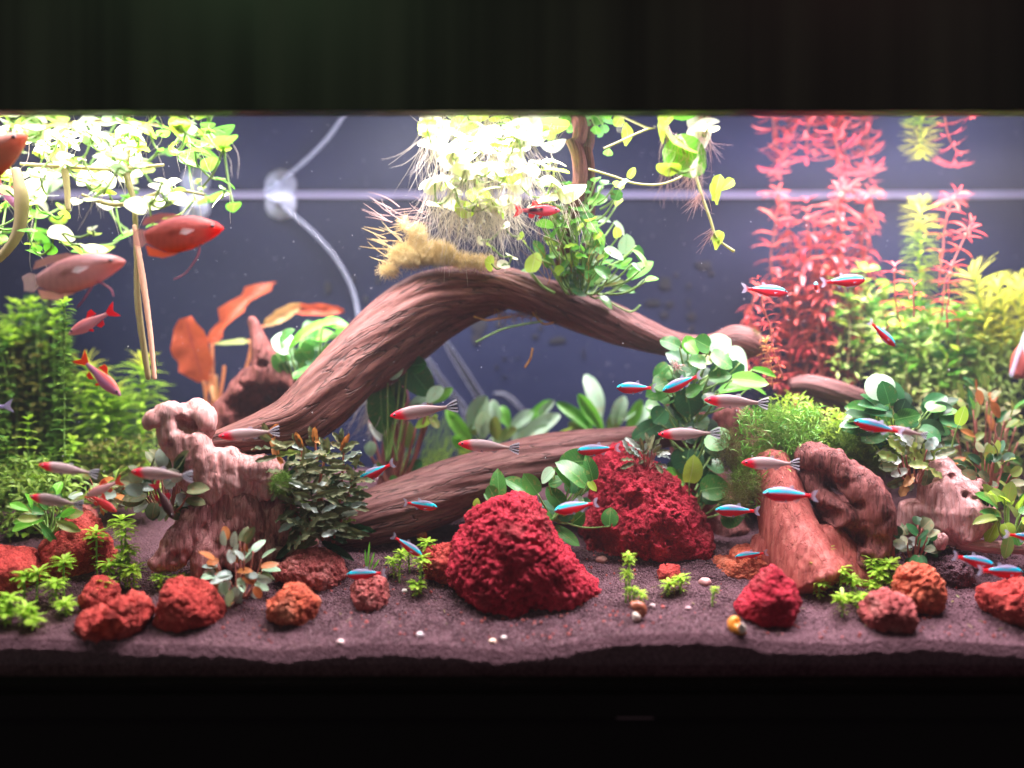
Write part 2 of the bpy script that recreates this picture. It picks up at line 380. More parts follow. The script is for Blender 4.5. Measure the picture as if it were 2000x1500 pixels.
# creases in the film seen through the arch: dark folds with a pale edge
MAT_FOLD = simple('fold_dark', (.012, .013, .022), .22, .6)
MAT_FOLD_EDGE = simple('fold_edge', (.22, .23, .33), .3, .6)
for pts, wd in (([(862, 655), (890, 700), (918, 745), (945, 790), (960, 830)], 9), ([(830, 690), (850, 725), (880, 765), (905, 795), (930, 830)], 7),
                ([(966, 768), (985, 770), (1005, 785), (1022, 802)], 4.5), ([(905, 800), (915, 840)], 6), ([(1262, 835), (1340, 850)], 3)):
    if len(pts) == 2: pts = [pts[0], ((pts[0][0]+pts[1][0])/2+2, (pts[0][1]+pts[1][1])/2), pts[1]]
    n = len(pts); W = S(YB)*wd*np.array([.35+.65*math.sin(math.pi*(i+.4)/n) for i in range(n)])
    V, F = tube([P(a, b, YB-.001) for a, b in pts], W, 8, squash=1.0); V[:, 1] = (V[:, 1]-YB)*.25+YB
    o = child('film_crease', V, F, MAT_FOLD, bw)
    for sg in (-1, 1):
        V, F = tube([P(a+sg*w_/S(YB)*.95, b, YB-.003) for (a, b), w_ in zip(pts, W)], .00035, 5)
        V = V - np.array(bw.location); e = link('crease_edge', mesh('crease_edge', V, F, MAT_FOLD_EDGE), o)
# added pale strip: waterline brightness put in its colour, at the rear pane
t = NT('waterline_pale'); t.b.inputs['Base Color'].default_value = (.40, .38, .58, 1); t.b.inputs['Roughness'].default_value = .25
tr = t.n('ShaderNodeBsdfTranslucent'); tr.inputs[0].default_value = (.45, .42, .62, 1); mx = t.n('ShaderNodeMixShader'); mx.inputs[0].default_value = .5
t.l(t.b.outputs[0], mx.inputs[1]); t.l(tr.outputs[0], mx.inputs[2]); t.l(mx.outputs[0], t.out.inputs[0])
V, F = box(-.79, .79, YB-.0035, YB-.0005, HS-.0052, HS-.0006)
tag(link('waterline_strip', mesh('waterline_strip', V, F, t.m, smooth=False)), 'thin added pale strip for the bright waterline along the rear pane', 'glass strip')

# --- water surface (seen from below it mirrors, light from above passes)
t = NT('water_surface'); t.t.nodes.remove(t.b)
lw = t.n('ShaderNodeLayerWeight'); lw.inputs['Blend'].default_value = .5
f = t.ramp(lw.outputs['Facing'], [(.30, (.03,)*3), (.40, (.93,)*3)])
tr = t.n('ShaderNodeBsdfTransparent'); gl = t.n('ShaderNodeBsdfGlossy'); gl.inputs['Roughness'].default_value = .015
gl.inputs[0].default_value = (.93, .95, 1, 1)
geo = t.n('ShaderNodeNewGeometry'); bp = t.n('ShaderNodeBump'); bp.inputs['Strength'].default_value = .10; bp.inputs['Distance'].default_value = .002
t.l(t.noise(geo.outputs['Position'], 9, 2), bp.inputs['Height']); t.l(bp.outputs[0], gl.inputs['Normal'])
mx = t.n('ShaderNodeMixShader'); t.l(f, mx.inputs[0]); t.l(tr.outputs[0], mx.inputs[1]); t.l(gl.outputs[0], mx.inputs[2]); t.l(mx.outputs[0], t.out.inputs[0])
V = [[-.80, -.0015, HS], [.80, -.0015, HS], [.80, YB, HS], [-.80, YB, HS]]
link('water_surface', mesh('water_surface', V, [[0, 1, 2, 3]], t.m, smooth=False), kind='structure')
# --- front pane
V, F = box(-.80, .80, -.0035, -.002, -.36, HS+.03)
gp = glass_like('front_glass', (.985, .99, .99), 1.2)
tag(link('front_pane', mesh('front_pane', V, F, gp.m, smooth=False)), 'clear glass front pane of the aquarium', 'glass pane')
tw = bpy.data.materials.new('tank_water'); tw.use_nodes = True; tt = tw.node_tree; tt.nodes.remove(tt.nodes['Principled BSDF'])
vv = tt.nodes.new('ShaderNodeVolumePrincipled'); vv.inputs['Density'].default_value = WATER_D; vv.inputs['Color'].default_value = (.84, .88, 1, 1); vv.inputs['Anisotropy'].default_value = .35
tt.links.new(vv.outputs[0], tt.nodes['Material Output'].inputs['Volume'])
if WATER_D > 0:
    V, F = box(-.797, .797, -.0008, YB+.006, -.34, HS-.0003)
    link('water', mesh('water', V, F, tw, smooth=False), kind='stuff')
n = 420; pv, pf = ico(1); q = np.stack([rng.uniform(-.5, .55, n), rng.uniform(.02, .34, n), rng.uniform(-.12, .24, n)], 1); rr0 = rng.uniform(.00015, .0005, n)
Vq = (pv[None]*rr0[:, None, None]*rng.uniform(.6, 1.4, (n, 1, 3))+q[:, None, :]).reshape(-1, 3); Fq = (pf[None]+len(pv)*np.arange(n)[:, None, None]).reshape(-1, 3)
link('suspended_specks', mesh('suspended_specks', Vq, Fq, simple('speck', (.7, .68, .72), .6)), kind='stuff')
for sx, lb in ((-1, 'left'), (1, 'right')):
    V, F = box(sx*.806-.005, sx*.806+.005, 0, YB, -.36, HS+.03)
    tag(link('side_pane', mesh('side_pane', V, F, MAT_BACK, smooth=False)), f'dark end pane closing the {lb} end of the aquarium', 'glass pane')

# --- soil: bed, granules
t = NT('soil'); geo = t.n('ShaderNodeNewGeometry'); p = geo.outputs['Position']
vo = t.n('ShaderNodeTexVoronoi'); vo.inputs['Scale'].default_value = 520; t.l(p, vo.inputs['Vector'])
vc = t.n('ShaderNodeSeparateColor'); t.l(vo.outputs['Color'], vc.inputs[0])
c = t.ramp(t.math('ADD', t.math('MULTIPLY', vc.outputs[0], .5), t.math('MULTIPLY', t.noise(p, 24, 4), .6)), [(.25, (.066, .028, .038)), (.8, (.135, .066, .082))])
t.l(c, t.b.inputs['Base Color']); t.b.inputs['Roughness'].default_value = .85; t.b.inputs['Specular IOR Level'].default_value = .2
t.bump(t.math('MULTIPLY', vo.outputs['Distance'], -1.0), 1.0, .0022); MAT_SOIL = t.m
nx, ny = 520, 200
gx = np.linspace(-.79, .79, nx); gy = .36*np.linspace(0, 1, ny)**1.3
X, Y = np.meshgrid(gx, gy); Z = soil_z(X, Y)
Z = Z+.0009*noise(np.stack([X.ravel()*330, Y.ravel()*330, 0*X.ravel()], 1)).reshape(X.shape)+.0018*fbm(np.stack([X.ravel()*60, Y.ravel()*60, 0*X.ravel()], 1), 3).reshape(X.shape)
V = np.stack([X.ravel(), Y.ravel(), Z.ravel()], 1)
i = np.arange(ny-1)[:, None]*nx; j = np.arange(nx-1)[None]
F = np.stack([i+j, i+j+1, i+nx+j+1, i+nx+j], -1).reshape(-1, 4)
# front skirt against the glass
sk = V[:nx].copy(); sk[:, 2] = -.36; k0 = len(V); V = np.vstack([V, sk]); j = np.arange(nx-1)
F = np.vstack([F, np.stack([j, k0+j, k0+j+1, j+1], -1)])
link('ground', mesh('ground', V, F, MAT_SOIL), kind='structure')
t = NT('granule'); rn = attr(t, 'rnd').outputs['Fac']
t.l(t.ramp(rn, [(0, (.046, .019, .027)), (.55, (.108, .052, .066)), (1, (.20, .115, .135))]), t.b.inputs['Base Color']); t.b.inputs['Roughness'].default_value = .8; t.b.inputs['Specular IOR Level'].default_value = .25
MAT_GRAN = t.m
n = 34000
gy_ = np.concatenate([rng.random(24000)*.17, rng.random(10000)*.15]); gxs = np.concatenate([rng.uniform(-.20, .24, 24000), rng.uniform(-.52, .60, 10000)])
gzs = soil_z(gxs, gy_)+.0003; R = rng.uniform(.0006, .00115, n)
Vi, Fi = ico(1); Vi = Vi+0
sc_ = rng.uniform(.75, 1.2, (n, 1, 3))
V = (Vi[None]*sc_*R[:, None, None]+np.stack([gxs, gy_, gzs], 1)[:, None, :]).reshape(-1, 3)
F = (Fi[None]+len(Vi)*np.arange(n)[:, None, None]).reshape(-1, 3)
keep = V.reshape(n, -1, 3)[:, :, 1].min(1) > 0
Fk = F.reshape(n, -1, 3)[keep].reshape(-1, 3)
link('soil_granules', mesh('soil_granules', V, Fk, MAT_GRAN, attrs={'rnd': ('FLOAT', np.repeat(rng.random(n), len(Vi)))}), kind='stuff')

# ================================================================== ROCKS
RED = ((.27, .010, .022), (.47, .020, .045), (.60, .045, .075))
ORG = ((.38, .050, .030), (.60, .12, .060), (.68, .23, .14))
LAVA = lava_mat('lava_crimson', *RED); LAVA2 = lava_mat('lava_red', (.32, .028, .025), (.54, .065, .055), (.64, .13, .10))
LAVA3 = lava_mat('lava_orange', *ORG); LAVA4 = lava_mat('lava_dull', (.26, .05, .05), (.45, .10, .095), (.52, .20, .18))
def rock(label, poly, depth, mat, y=None, sub=5, amp=1.0, crumb=1.0, dents=(), boxy=.75, facets=9, name='lava_rock', cat='rock', group=None, seed=0):
    """inflated from its outline in the photo, at its own depth, then roughened"""
    poly = np.array(poly, float); c = (poly.min(0)+poly.max(0))/2
    if y is None:
        g = G(c[0], poly[:, 1].max()-3); y = g.y+depth*.55
    a = np.arctan2(-(poly[:, 1]-c[1]), poly[:, 0]-c[0]); r = np.hypot(poly[:, 0]-c[0], poly[:, 1]-c[1]); o = np.argsort(a); a, r = a[o], r[o]
    aa = np.concatenate([a-2*np.pi, a, a+2*np.pi]); rr = np.tile(r, 3)
    V, F = ico(sub); ph = np.arctan2(V[:, 2], V[:, 0]); cb = np.hypot(V[:, 0], V[:, 2])
    Rr = np.interp(ph, aa, rr)*S(y)
    s = cb**boxy
    W = np.stack([np.cos(ph)*Rr*s, V[:, 1]*depth*(1-.35*np.clip(V[:, 2], 0, 1)), np.sin(ph)*Rr*s], 1)
    size = r.mean()*S(y)
    rr2 = np.random.default_rng(seed*7+3)
    for _ in range(facets):
        nv = rr2.normal(size=3); nv /= np.linalg.norm(nv); nv[1] *= .8; pr = W @ nv; lim = np.quantile(pr, .985)*rr2.uniform(.80, .95); W = W-np.outer(np.maximum(pr-lim, 0)*.85, nv)
    q = W+np.array([seed*3.1, seed*1.7, 0])
    N = normals(W, F)
    d = amp*(.16*size*fbm(q/size*1.5, 3)+.09*size*fbm(q/size*4, 3, ridge=True))
    d = d+crumb*(.0021*fbm(q*430, 3, ridge=True, gain=.65)+.0020*fbm(q*210, 3)+.0016*fbm(q*90, 2)); pit = noise(q*240+5)
    d = d-crumb*.0028*np.clip((pit-.18)/.15, 0, 1)
    W = W+N*d[:, None]
    cc = np.array(P(c[0], c[1], y))
    for (dx, dy, dr, dd) in dents:
        h = np.array(P(dx, dy, y)); dist = np.hypot(W[:, 0]+cc[0]-h[0], W[:, 2]+cc[2]-h[2]); m_ = (W[:, 1] < depth*.2)
        W[:, 1] += np.where(m_, dd*np.exp(-(dist/(dr*S(y)))**4), 0)
    ob = link(name, mesh(name, W, F, mat), loc=cc); tag(ob, label, cat, group); return ob
rock('large crimson porous lava rock standing alone at the front centre', [(985, 966), (1020, 975), (1050, 990), (1075, 1030), (1105, 1070), (1130, 1110), (1160, 1138), (1176, 1160), (1165, 1190), (1140, 1200), (1100, 1205),
     (1060, 1192), (1030, 1196), (1005, 1222), (985, 1228), (950, 1210), (920, 1195), (880, 1188), (870, 1165), (872, 1140), (890, 1090), (905, 1045), (915, 1015), (935, 980), (955, 968)],
     .048, LAVA, y=.085, sub=7, amp=.8, facets=3, crumb=1.9, dents=[(1040, 1208, 22, .03), (1003, 1100, 16, .006), (1030, 1128, 8, .008), (1085, 1118, 9, .007)], seed=1)
rock('broad crimson lava rock behind the large front one, under the leafy plant', [(1180, 890), (1215, 885), (1250, 900), (1290, 915), (1325, 945), (1345, 985), (1370, 1030), (1390, 1060), (1385, 1085), (1350, 1085), (1320, 1100),
     (1290, 1125), (1255, 1110), (1215, 1090), (1175, 1085), (1140, 1060), (1128, 1030), (1150, 985), (1160, 930)],
     .055, LAVA, y=.175, sub=7, amp=1.2, facets=4, crumb=1.9, dents=[(1170, 1045, 26, .02), (1230, 965, 14, .01)], seed=2)
rock('red-brown lava rock with a pale crusted top beside the dark bush', [(560, 1085), (600, 1073), (640, 1075), (660, 1095), (676, 1130), (660, 1145), (615, 1150), (560, 1140), (535, 1110)], .026, LAVA4, sub=6, seed=3)
rock('bright orange lava rock at the front beside the small silver plant', [(540, 1155), (575, 1142), (612, 1155), (620, 1180), (600, 1215), (560, 1223), (528, 1205), (522, 1180)], .020, LAVA3, sub=6, seed=4)
rock('small round red rock under a striped fish, right of the orange rock', [(700, 1135), (735, 1128), (758, 1145), (760, 1170), (740, 1190), (710, 1190), (688, 1170), (688, 1148)], .018, LAVA4, sub=6, seed=5)
rock('small red rock half hidden behind the large crimson rock', [(835, 1070), (880, 1062), (900, 1090), (895, 1130), (850, 1145), (832, 1110)], .020, LAVA2, sub=6, seed=6)
rock('smooth-faced red rock in front of the pale driftwood foot', [(310, 1150), (370, 1134), (425, 1170), (438, 1195), (400, 1222), (340, 1230), (305, 1215), (300, 1180)], .026, LAVA2, sub=6, amp=.7, seed=7)
rock('lumpy two-part red rock lying at the front edge of the soil', [(160, 1205), (210, 1195), (240, 1168), (290, 1170), (298, 1205), (285, 1232), (230, 1246), (170, 1245), (152, 1225)], .022, LAVA2, sub=6, amp=1.3, seed=8)
rock('tall dark red rock behind the lime sprouts', [(130, 1040), (160, 1000), (200, 1040), (225, 1080), (220, 1120), (160, 1125), (95, 1125), (80, 1090)], .03, LAVA2, sub=5, seed=9)
rock('salmon red rock below the small fish group', [(130, 1010), (165, 985), (185, 1020), (180, 1055), (130, 1050)], .02, LAVA4, sub=5, seed=21)
rock('dark red rock cut off by the edge of the view', [(-60, 1085), (0, 1075), (60, 1085), (90, 1120), (60, 1150), (-40, 1160)], .035, LAVA2, sub=5, seed=10)
rock('small red stone between two bigger rocks near the front', [(165, 1150), (200, 1130), (235, 1155), (225, 1195), (180, 1195), (155, 1175)], .016, LAVA2, sub=5, seed=11)
rock('pointed crimson rock standing beside the orange snail', [(1480, 1125), (1500, 1105), (1530, 1115), (1545, 1150), (1560, 1195), (1555, 1220), (1500, 1222), (1450, 1215), (1442, 1180), (1465, 1150)], .024, LAVA, sub=6, amp=.8, seed=12)
rock('pink-red knobbly rock between the lime sprouts and the leaning slab', [(1715, 1155), (1750, 1160), (1785, 1195), (1780, 1222), (1740, 1236), (1705, 1228), (1684, 1195)], .020, LAVA4, sub=6, seed=13)
rock('orange-red slab leaning behind the pink-red rock', [(1755, 1110), (1790, 1098), (1830, 1125), (1840, 1165), (1815, 1200), (1775, 1190), (1748, 1150)], .020, LAVA3, sub=6, seed=14)
rock('bright red rock cut off by the edge of the view', [(1915, 1150), (1960, 1138), (2020, 1145), (2050, 1180), (2030, 1218), (1970, 1222), (1925, 1195)], .028, LAVA2, sub=6, seed=15)
rock('flat orange slab lying under a small blue fish', [(1385, 1105), (1430, 1092), (1490, 1080), (1510, 1100), (1470, 1120), (1410, 1122), (1380, 1120)], .03, LAVA3, sub=5, amp=.5, seed=16)
rock('small red stone tucked under the broad rear rock', [(1280, 1118), (1300, 1106), (1325, 1112), (1330, 1128), (1300, 1135)], .010, LAVA2, sub=4, seed=17)
rock('dark purple-brown lump of soil behind the leaning slab', [(1825, 1115), (1850, 1092), (1890, 1100), (1900, 1130), (1860, 1145)], .02, MAT_SOIL, sub=5, crumb=1.5, name='soil_lump', cat='soil lump', seed=18)
PEB = [('rounded pink pebble near the broad rear rock', 1377, 1134, 17, (.55, .28, .27)), ('white pebble pair beside the foot of the front sprout', 790, 1153, 8, (.75, .66, .66)),
       ('small white pebble in front of the round red rock', 820, 1238, 10, (.72, .60, .64)), ('cream pebble in front of the large crimson rock', 962, 1251, 10, (.75, .52, .40)),
       ('whitish pebble right of the cream one', 984, 1244, 8, (.75, .62, .60)), ('pale pebble at the front below the orange rock', 665, 1252, 10, (.70, .48, .48)),
       ('dull pink pebble behind the dark snail', 1274, 1182, 9, (.50, .36, .38)), ('faint pinkish pebble right of the dark snail', 1345, 1187, 9, (.40, .25, .27)),
       ('flat brown chip under the broad rear rock', 1175, 1091, 16, (.32, .16, .13))]
Vp, Fp = ico(3)
for k, (lb, px, py, r, c) in enumerate(PEB):
    g = G(px, py+r*.4); s = S(g.y)*r*.72
    q = Vp*np.array([1, .9, .72])*s; q = q+normals(q, Fp)*(.25*s*fbm(Vp*1.3+k*5, 2))[:, None]
    tag(link('pebble', mesh('pebble', q, Fp, simple('pebble_%d' % k, c, .5)), loc=g+Vector((0, 0, s*.35))), lb, 'pebble')

# ================================================================== DRIFTWOOD
W_MAIN = wood_mat('wood_main', (.085, .026, .022), (.15, .048, .041), (.25, .10, .088), .0009)
W_LOG = wood_mat('wood_log', (.095, .034, .032), (.155, .060, .056), (.23, .11, .10), .0009)
W_PALE = wood_mat('wood_pale', (.48, .19, .18), (.58, .28, .27), (.70, .42, .41), .0009, streak=.3)
W_STUMP_SHADE = wood_mat('wood_stump_shade', (.24, .08, .08), (.40, .15, .15), (.55, .27, .26), .0014, streak=.5)  # the lower stump's shade is put into this darker rose wood
W_RED = wood_mat('wood_red', (.26, .050, .042), (.38, .085, .070), (.48, .15, .12), .0008, streak=.35)
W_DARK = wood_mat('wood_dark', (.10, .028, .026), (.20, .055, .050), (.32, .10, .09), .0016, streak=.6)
def grain_tube(pts, rad, nseg=96, n=300, twist=6.0, rough=1.0, squash=1.0, seed=0):
    V, F, (L, th, R) = tube(pts, rad, nseg, n, twist=twist, squash=squash, want=True)
    N = normals(V, F)
    g = np.stack([np.cos(th)*1.0, np.sin(th)*1.0, L*3.2+seed], 1)
    rough *= .5; a = fbm(g*2.2, 3); b = fbm(np.stack([np.cos(th)*7, np.sin(th)*7, L*9+seed], 1), 3, ridge=True); c = fbm(np.stack([np.cos(th)*22, np.sin(th)*22, L*22+seed], 1), 2)
    d = R*(.16*a+.055*b*rough)+rough*(.0011*b+.0007*c)
    grain = np.stack([np.cos(th), np.sin(th), L*5+seed], 1)*.42*np.array([1, 1, 1])
    return V+N*d[:, None], F, grain
def wood(label, tubes, mat, name='driftwood', seg=96, **kw):
    root = None; m = MB(); gr = []
    for k, (px, ) in enumerate([(t_,) for t_ in tubes]):
        pts = [P(a, b, y) for a, b, r, y in px]; rad = [r*S(y) for a, b, r, y in px]
        n = max(24, int(sum((Vector(pts[i+1])-Vector(pts[i])).length for i in range(len(pts)-1))/.0016))
        V, F, g = grain_tube(pts, rad, seg, n, seed=k*3.3+len(label), **kw); m.add(V, F); gr.append(g)
    V, F = m.get(); c = V.mean(0)
    o = link(name, mesh(name, V-c, F, mat, attrs={'grain': ('FLOAT_VECTOR', np.concatenate(gr))}), loc=c)
    tag(o, label, 'driftwood'); return o
arch = wood('great arched driftwood branch spanning the middle of the tank', [
    [(395, 868, 14, .10), (440, 862, 26, .11), (520, 845, 42, .125), (590, 815, 56, .14), (655, 752, 62, .16), (732, 670, 60, .18), (805, 608, 56, .19), (870, 574, 50, .20), (960, 560, 42, .20), (1040, 576, 38, .20),
     (1140, 610, 39, .205), (1240, 648, 34, .21), (1320, 673, 24, .215), (1385, 675, 20, .22), (1435, 668, 31, .22), (1468, 675, 28, .22), (1484, 684, 14, .22)],
    [(690, 760, 24, .19), (745, 712, 42, .20), (810, 662, 42, .21), (870, 625, 34, .215), (930, 600, 26, .21), (985, 585, 20, .205)]], W_MAIN, twist=5)
wood('thick driftwood log lying slanted behind the crimson rocks', [
    [(640, 1062, 20, .17), (690, 1030, 48, .17), (745, 1006, 55, .17), (820, 980, 57, .175), (900, 950, 56, .18), (1000, 915, 52, .185), (1100, 890, 45, .19), (1200, 868, 32, .20), (1300, 850, 24, .21), (1380, 845, 18, .215)]], W_LOG, twist=3)
wood('dark leg of driftwood under the arch behind the big leaves', [[(760, 735, 18, .26), (775, 780, 22, .265), (770, 850, 20, .27), (755, 960, 20, .27)]], W_DARK)

def gnarl(label, tubes, mat, voxel=.0024, dents=(), amp=1.0, name='driftwood', seed=0, cat='driftwood', strech=(1, 1, .35), blobs=()):
    """knotty wood: overlapping tubes fused into one skin, then weathered"""
    m = MB()
    for px in tubes:
        V, F = tube([P(a, b, y) for a, b, r, y in px], [r*S(y) for a, b, r, y in px], 20, max(10, 6*len(px))); m.add(V, F)
    V, F = m.get(); me = mesh('tmp', V, F); o = bpy.data.objects.new('tmp', me); COL.objects.link(o)
    md = o.modifiers.new('r', 'REMESH'); md.mode = 'VOXEL'; md.voxel_size = voxel
    sm = o.modifiers.new('s', 'SMOOTH'); sm.iterations = 6; sm.factor = .6
    dg = bpy.context.evaluated_depsgraph_get(); me2 = bpy.data.meshes.new_from_object(o.evaluated_get(dg)); bpy.data.objects.remove(o); bpy.data.meshes.remove(me)
    n = len(me2.vertices); V = np.zeros(n*3); me2.vertices.foreach_get('co', V); V = V.reshape(-1, 3)
    F = np.zeros(len(me2.polygons)*4, np.int64); me2.loops.foreach_get('vertex_index', F[:len(me2.loops)]); F = F.reshape(-1, 4); bpy.data.meshes.remove(me2)
    N = normals(V, F); st = np.array(strech)
    d = amp*(.0065*fbm(V*38*st+seed, 3)+.0028*fbm(V*110*st+seed, 3, ridge=True)+.0012*fbm(V*330*st+seed, 2, ridge=True))
    V = V+N*d[:, None]
    for (dx, dy, dr, dd, yy) in dents:
        h = np.array(P(dx, dy, yy)); s = S(yy); dist = np.hypot((V[:, 0]-h[0])*(.75+.5*((dx*7) % 5)/5), V[:, 2]-h[2])*(1+1.1*noise(V*45+dx)+.5*noise(V*120+dx)); V[:, 1] += np.where(N[:, 1] < .25, dd*np.exp(-(dist/(dr*s))**4), 0)
    c = V.mean(0)
    o = link(name, mesh(name, V-c, F, mat, attrs={'grain': ('FLOAT_VECTOR', V*np.array([26, 26, 7])*np.array(st/st.max()))}), loc=c)
    tag(o, label, cat); return o
gnarl('pale pink knotty driftwood stump with a beaked top', [
    [(285, 828, 5, .07), (315, 815, 14, .075), (345, 812, 24, .08), (355, 850, 34, .085), (385, 895, 38, .09), (405, 930, 46, .10), (430, 960, 48, .11)],
    [(340, 815, 18, .08), (365, 806, 20, .085), (395, 820, 20, .09), (398, 850, 14, .095), (385, 868, 10, .09)],
    [(300, 822, 9, .075), (330, 806, 16, .078), (350, 800, 12, .08)],
    [(400, 900, 34, .10), (450, 905, 30, .105), (505, 915, 28, .11), (540, 925, 22, .115)],
    [(440, 935, 48, .11), (490, 945, 44, .12), (530, 950, 26, .12)]],
    W_PALE, dents=[(374, 836, 13, .018, .08), (338, 868, 7, .008, .08), (492, 966, 17, .007, .1), (516, 925, 8, .005, .1)], seed=3, amp=1.6)
gnarl('reddish driftwood base with painted shade, spreading under the pale stump', [
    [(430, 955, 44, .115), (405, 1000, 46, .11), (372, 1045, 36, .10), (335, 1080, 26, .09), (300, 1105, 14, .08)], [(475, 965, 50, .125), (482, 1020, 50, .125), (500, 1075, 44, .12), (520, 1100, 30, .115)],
    [(420, 1010, 40, .11), (418, 1065, 34, .10), (400, 1110, 26, .09), (385, 1130, 14, .085)], [(450, 1020, 34, .11), (458, 1070, 30, .105), (465, 1115, 20, .095)], [(530, 985, 36, .13), (565, 1035, 34, .14), (600, 1075, 24, .14)]], W_STUMP_SHADE,
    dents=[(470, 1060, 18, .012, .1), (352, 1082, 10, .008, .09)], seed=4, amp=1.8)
gnarl('dark red driftwood knob with an upright spike and a hollow', [
    [(493, 622, 5, .24), (500, 650, 9, .24), (514, 690, 19, .24), (520, 725, 30, .24), (505, 755, 42, .25), (470, 780, 34, .25), (430, 815, 26, .245), (405, 850, 20, .24)],
    [(520, 720, 24, .24), (550, 740, 22, .235), (578, 758, 14, .23), (600, 780, 12, .23)], [(500, 770, 50, .265), (540, 800, 50, .27), (500, 850, 50, .27)], [(500, 628, 3, .238), (506, 660, 8, .237), (512, 690, 10, .235)]],
    W_DARK, dents=[(500, 790, 34, .03, .23), (515, 712, 10, .012, .23), (545, 790, 16, .02, .23)], seed=5, voxel=.0018)
gnarl('blurred orange-red driftwood trunk flaring to the soil', [
    [(1500, 890, 34, .14), (1520, 960, 46, .13), (1540, 1030, 54, .115), (1565, 1090, 64, .10), (1590, 1140, 76, .09)], [(1600, 1040, 40, .12), (1650, 1110, 50, .11), (1700, 1150, 40, .10)], [(1500, 1060, 30, .12), (1470, 1110, 24, .12), (1420, 1120, 12, .12)], [(1610, 1100, 30, .11), (1650, 1140, 22, .10)]],
    W_RED, seed=7, amp=.6)
gnarl('hollow reddish root with holes like sockets, right of the trunk', [
    [(1560, 890, 22, .13), (1600, 895, 28, .12), (1650, 925, 30, .11), (1690, 960, 32, .10), (1715, 1010, 34, .095), (1715, 1070, 32, .095), (1690, 1110, 34, .095)],
    [(1590, 920, 24, .13), (1610, 975, 24, .115), (1650, 1010, 24, .105), (1695, 1040, 24, .10)], [(1640, 990, 40, .14), (1650, 1050, 50, .145), (1660, 1110, 40, .14)]],
    W_DARK, amp=1.3, dents=[(1636, 950, 16, .012, .1), (1672, 985, 10, .008, .1), (1650, 1045, 20, .018, .1), (1702, 1050, 13, .010, .1), (1690, 1090, 10, .008, .09), (1620, 1005, 18, .018, .1)], seed=9)
gnarl('rounded pinkish driftwood boulder with a pale tooth-like knob', [
    [(1825, 905, 26, .14), (1845, 950, 44, .13), (1860, 1000, 62, .13), (1850, 1045, 48, .125)], [(1880, 960, 40, .14), (1915, 1000, 28, .13), (1922, 1030, 14, .125)], [(1838, 1050, 14, .10), (1838, 1070, 8, .095)],
    [(1885, 1040, 16, .105), (1890, 1060, 10, .10)], [(1790, 990, 30, .14), (1780, 1040, 24, .14)]], W_PALE, dents=[(1918, 975, 16, .02, .13), (1840, 940, 8, .007, .1), (1872, 935, 7, .007, .1)], seed=11)
wood('thin pink driftwood root lying level at the edge of the view', [[(1870, 1062, 10, .12), (1930, 1068, 12, .115), (2000, 1070, 12, .11), (2080, 1066, 13, .11)]], W_PALE, seg=48)
wood('broken grey-pink driftwood log behind the moss', [[(1545, 752, 12, .24), (1580, 750, 18, .235), (1630, 762, 20, .23), (1690, 778, 14, .23), (1740, 790, 7, .235)], [(1570, 770, 18, .25), (1620, 800, 26, .25), (1690, 815, 20, .25)]], W_LOG, seg=64)
wood('upright reddish driftwood stem rising to the surface above the arch', [
    [(1095, 540, 14, .185), (1105, 470, 14, .18), (1120, 400, 15, .165), (1133, 350, 14, .15), (1128, 300, 13, .13), (1112, 262, 12, .10), (1102, 228, 11, .07), (1098, 190, 10, .05)],
    [(1150, 560, 10, .21), (1150, 470, 10, .20), (1150, 400, 12, .185), (1148, 330, 13, .16), (1142, 280, 12, .13), (1140, 230, 12, .09), (1140, 190, 11, .06)]], W_MAIN, seg=48)
wood('small fallen driftwood twig by the pale stump foot', [[(470, 1090, 12, .10), (520, 1078, 12, .11), (580, 1080, 8, .12)]], W_PALE, seg=32)
gnarl('dark driftwood mass added for the darkness behind the leafy plant', [[(1330, 780, 30, .24), (1350, 850, 42, .24), (1370, 930, 46, .235), (1400, 1010, 44, .22), (1430, 1060, 40, .2)], [(1420, 800, 34, .25), (1470, 880, 46, .24), (1480, 960, 44, .22)]], W_DARK, seed=13)  # added mass stands in for the darkness behind the leafy tower
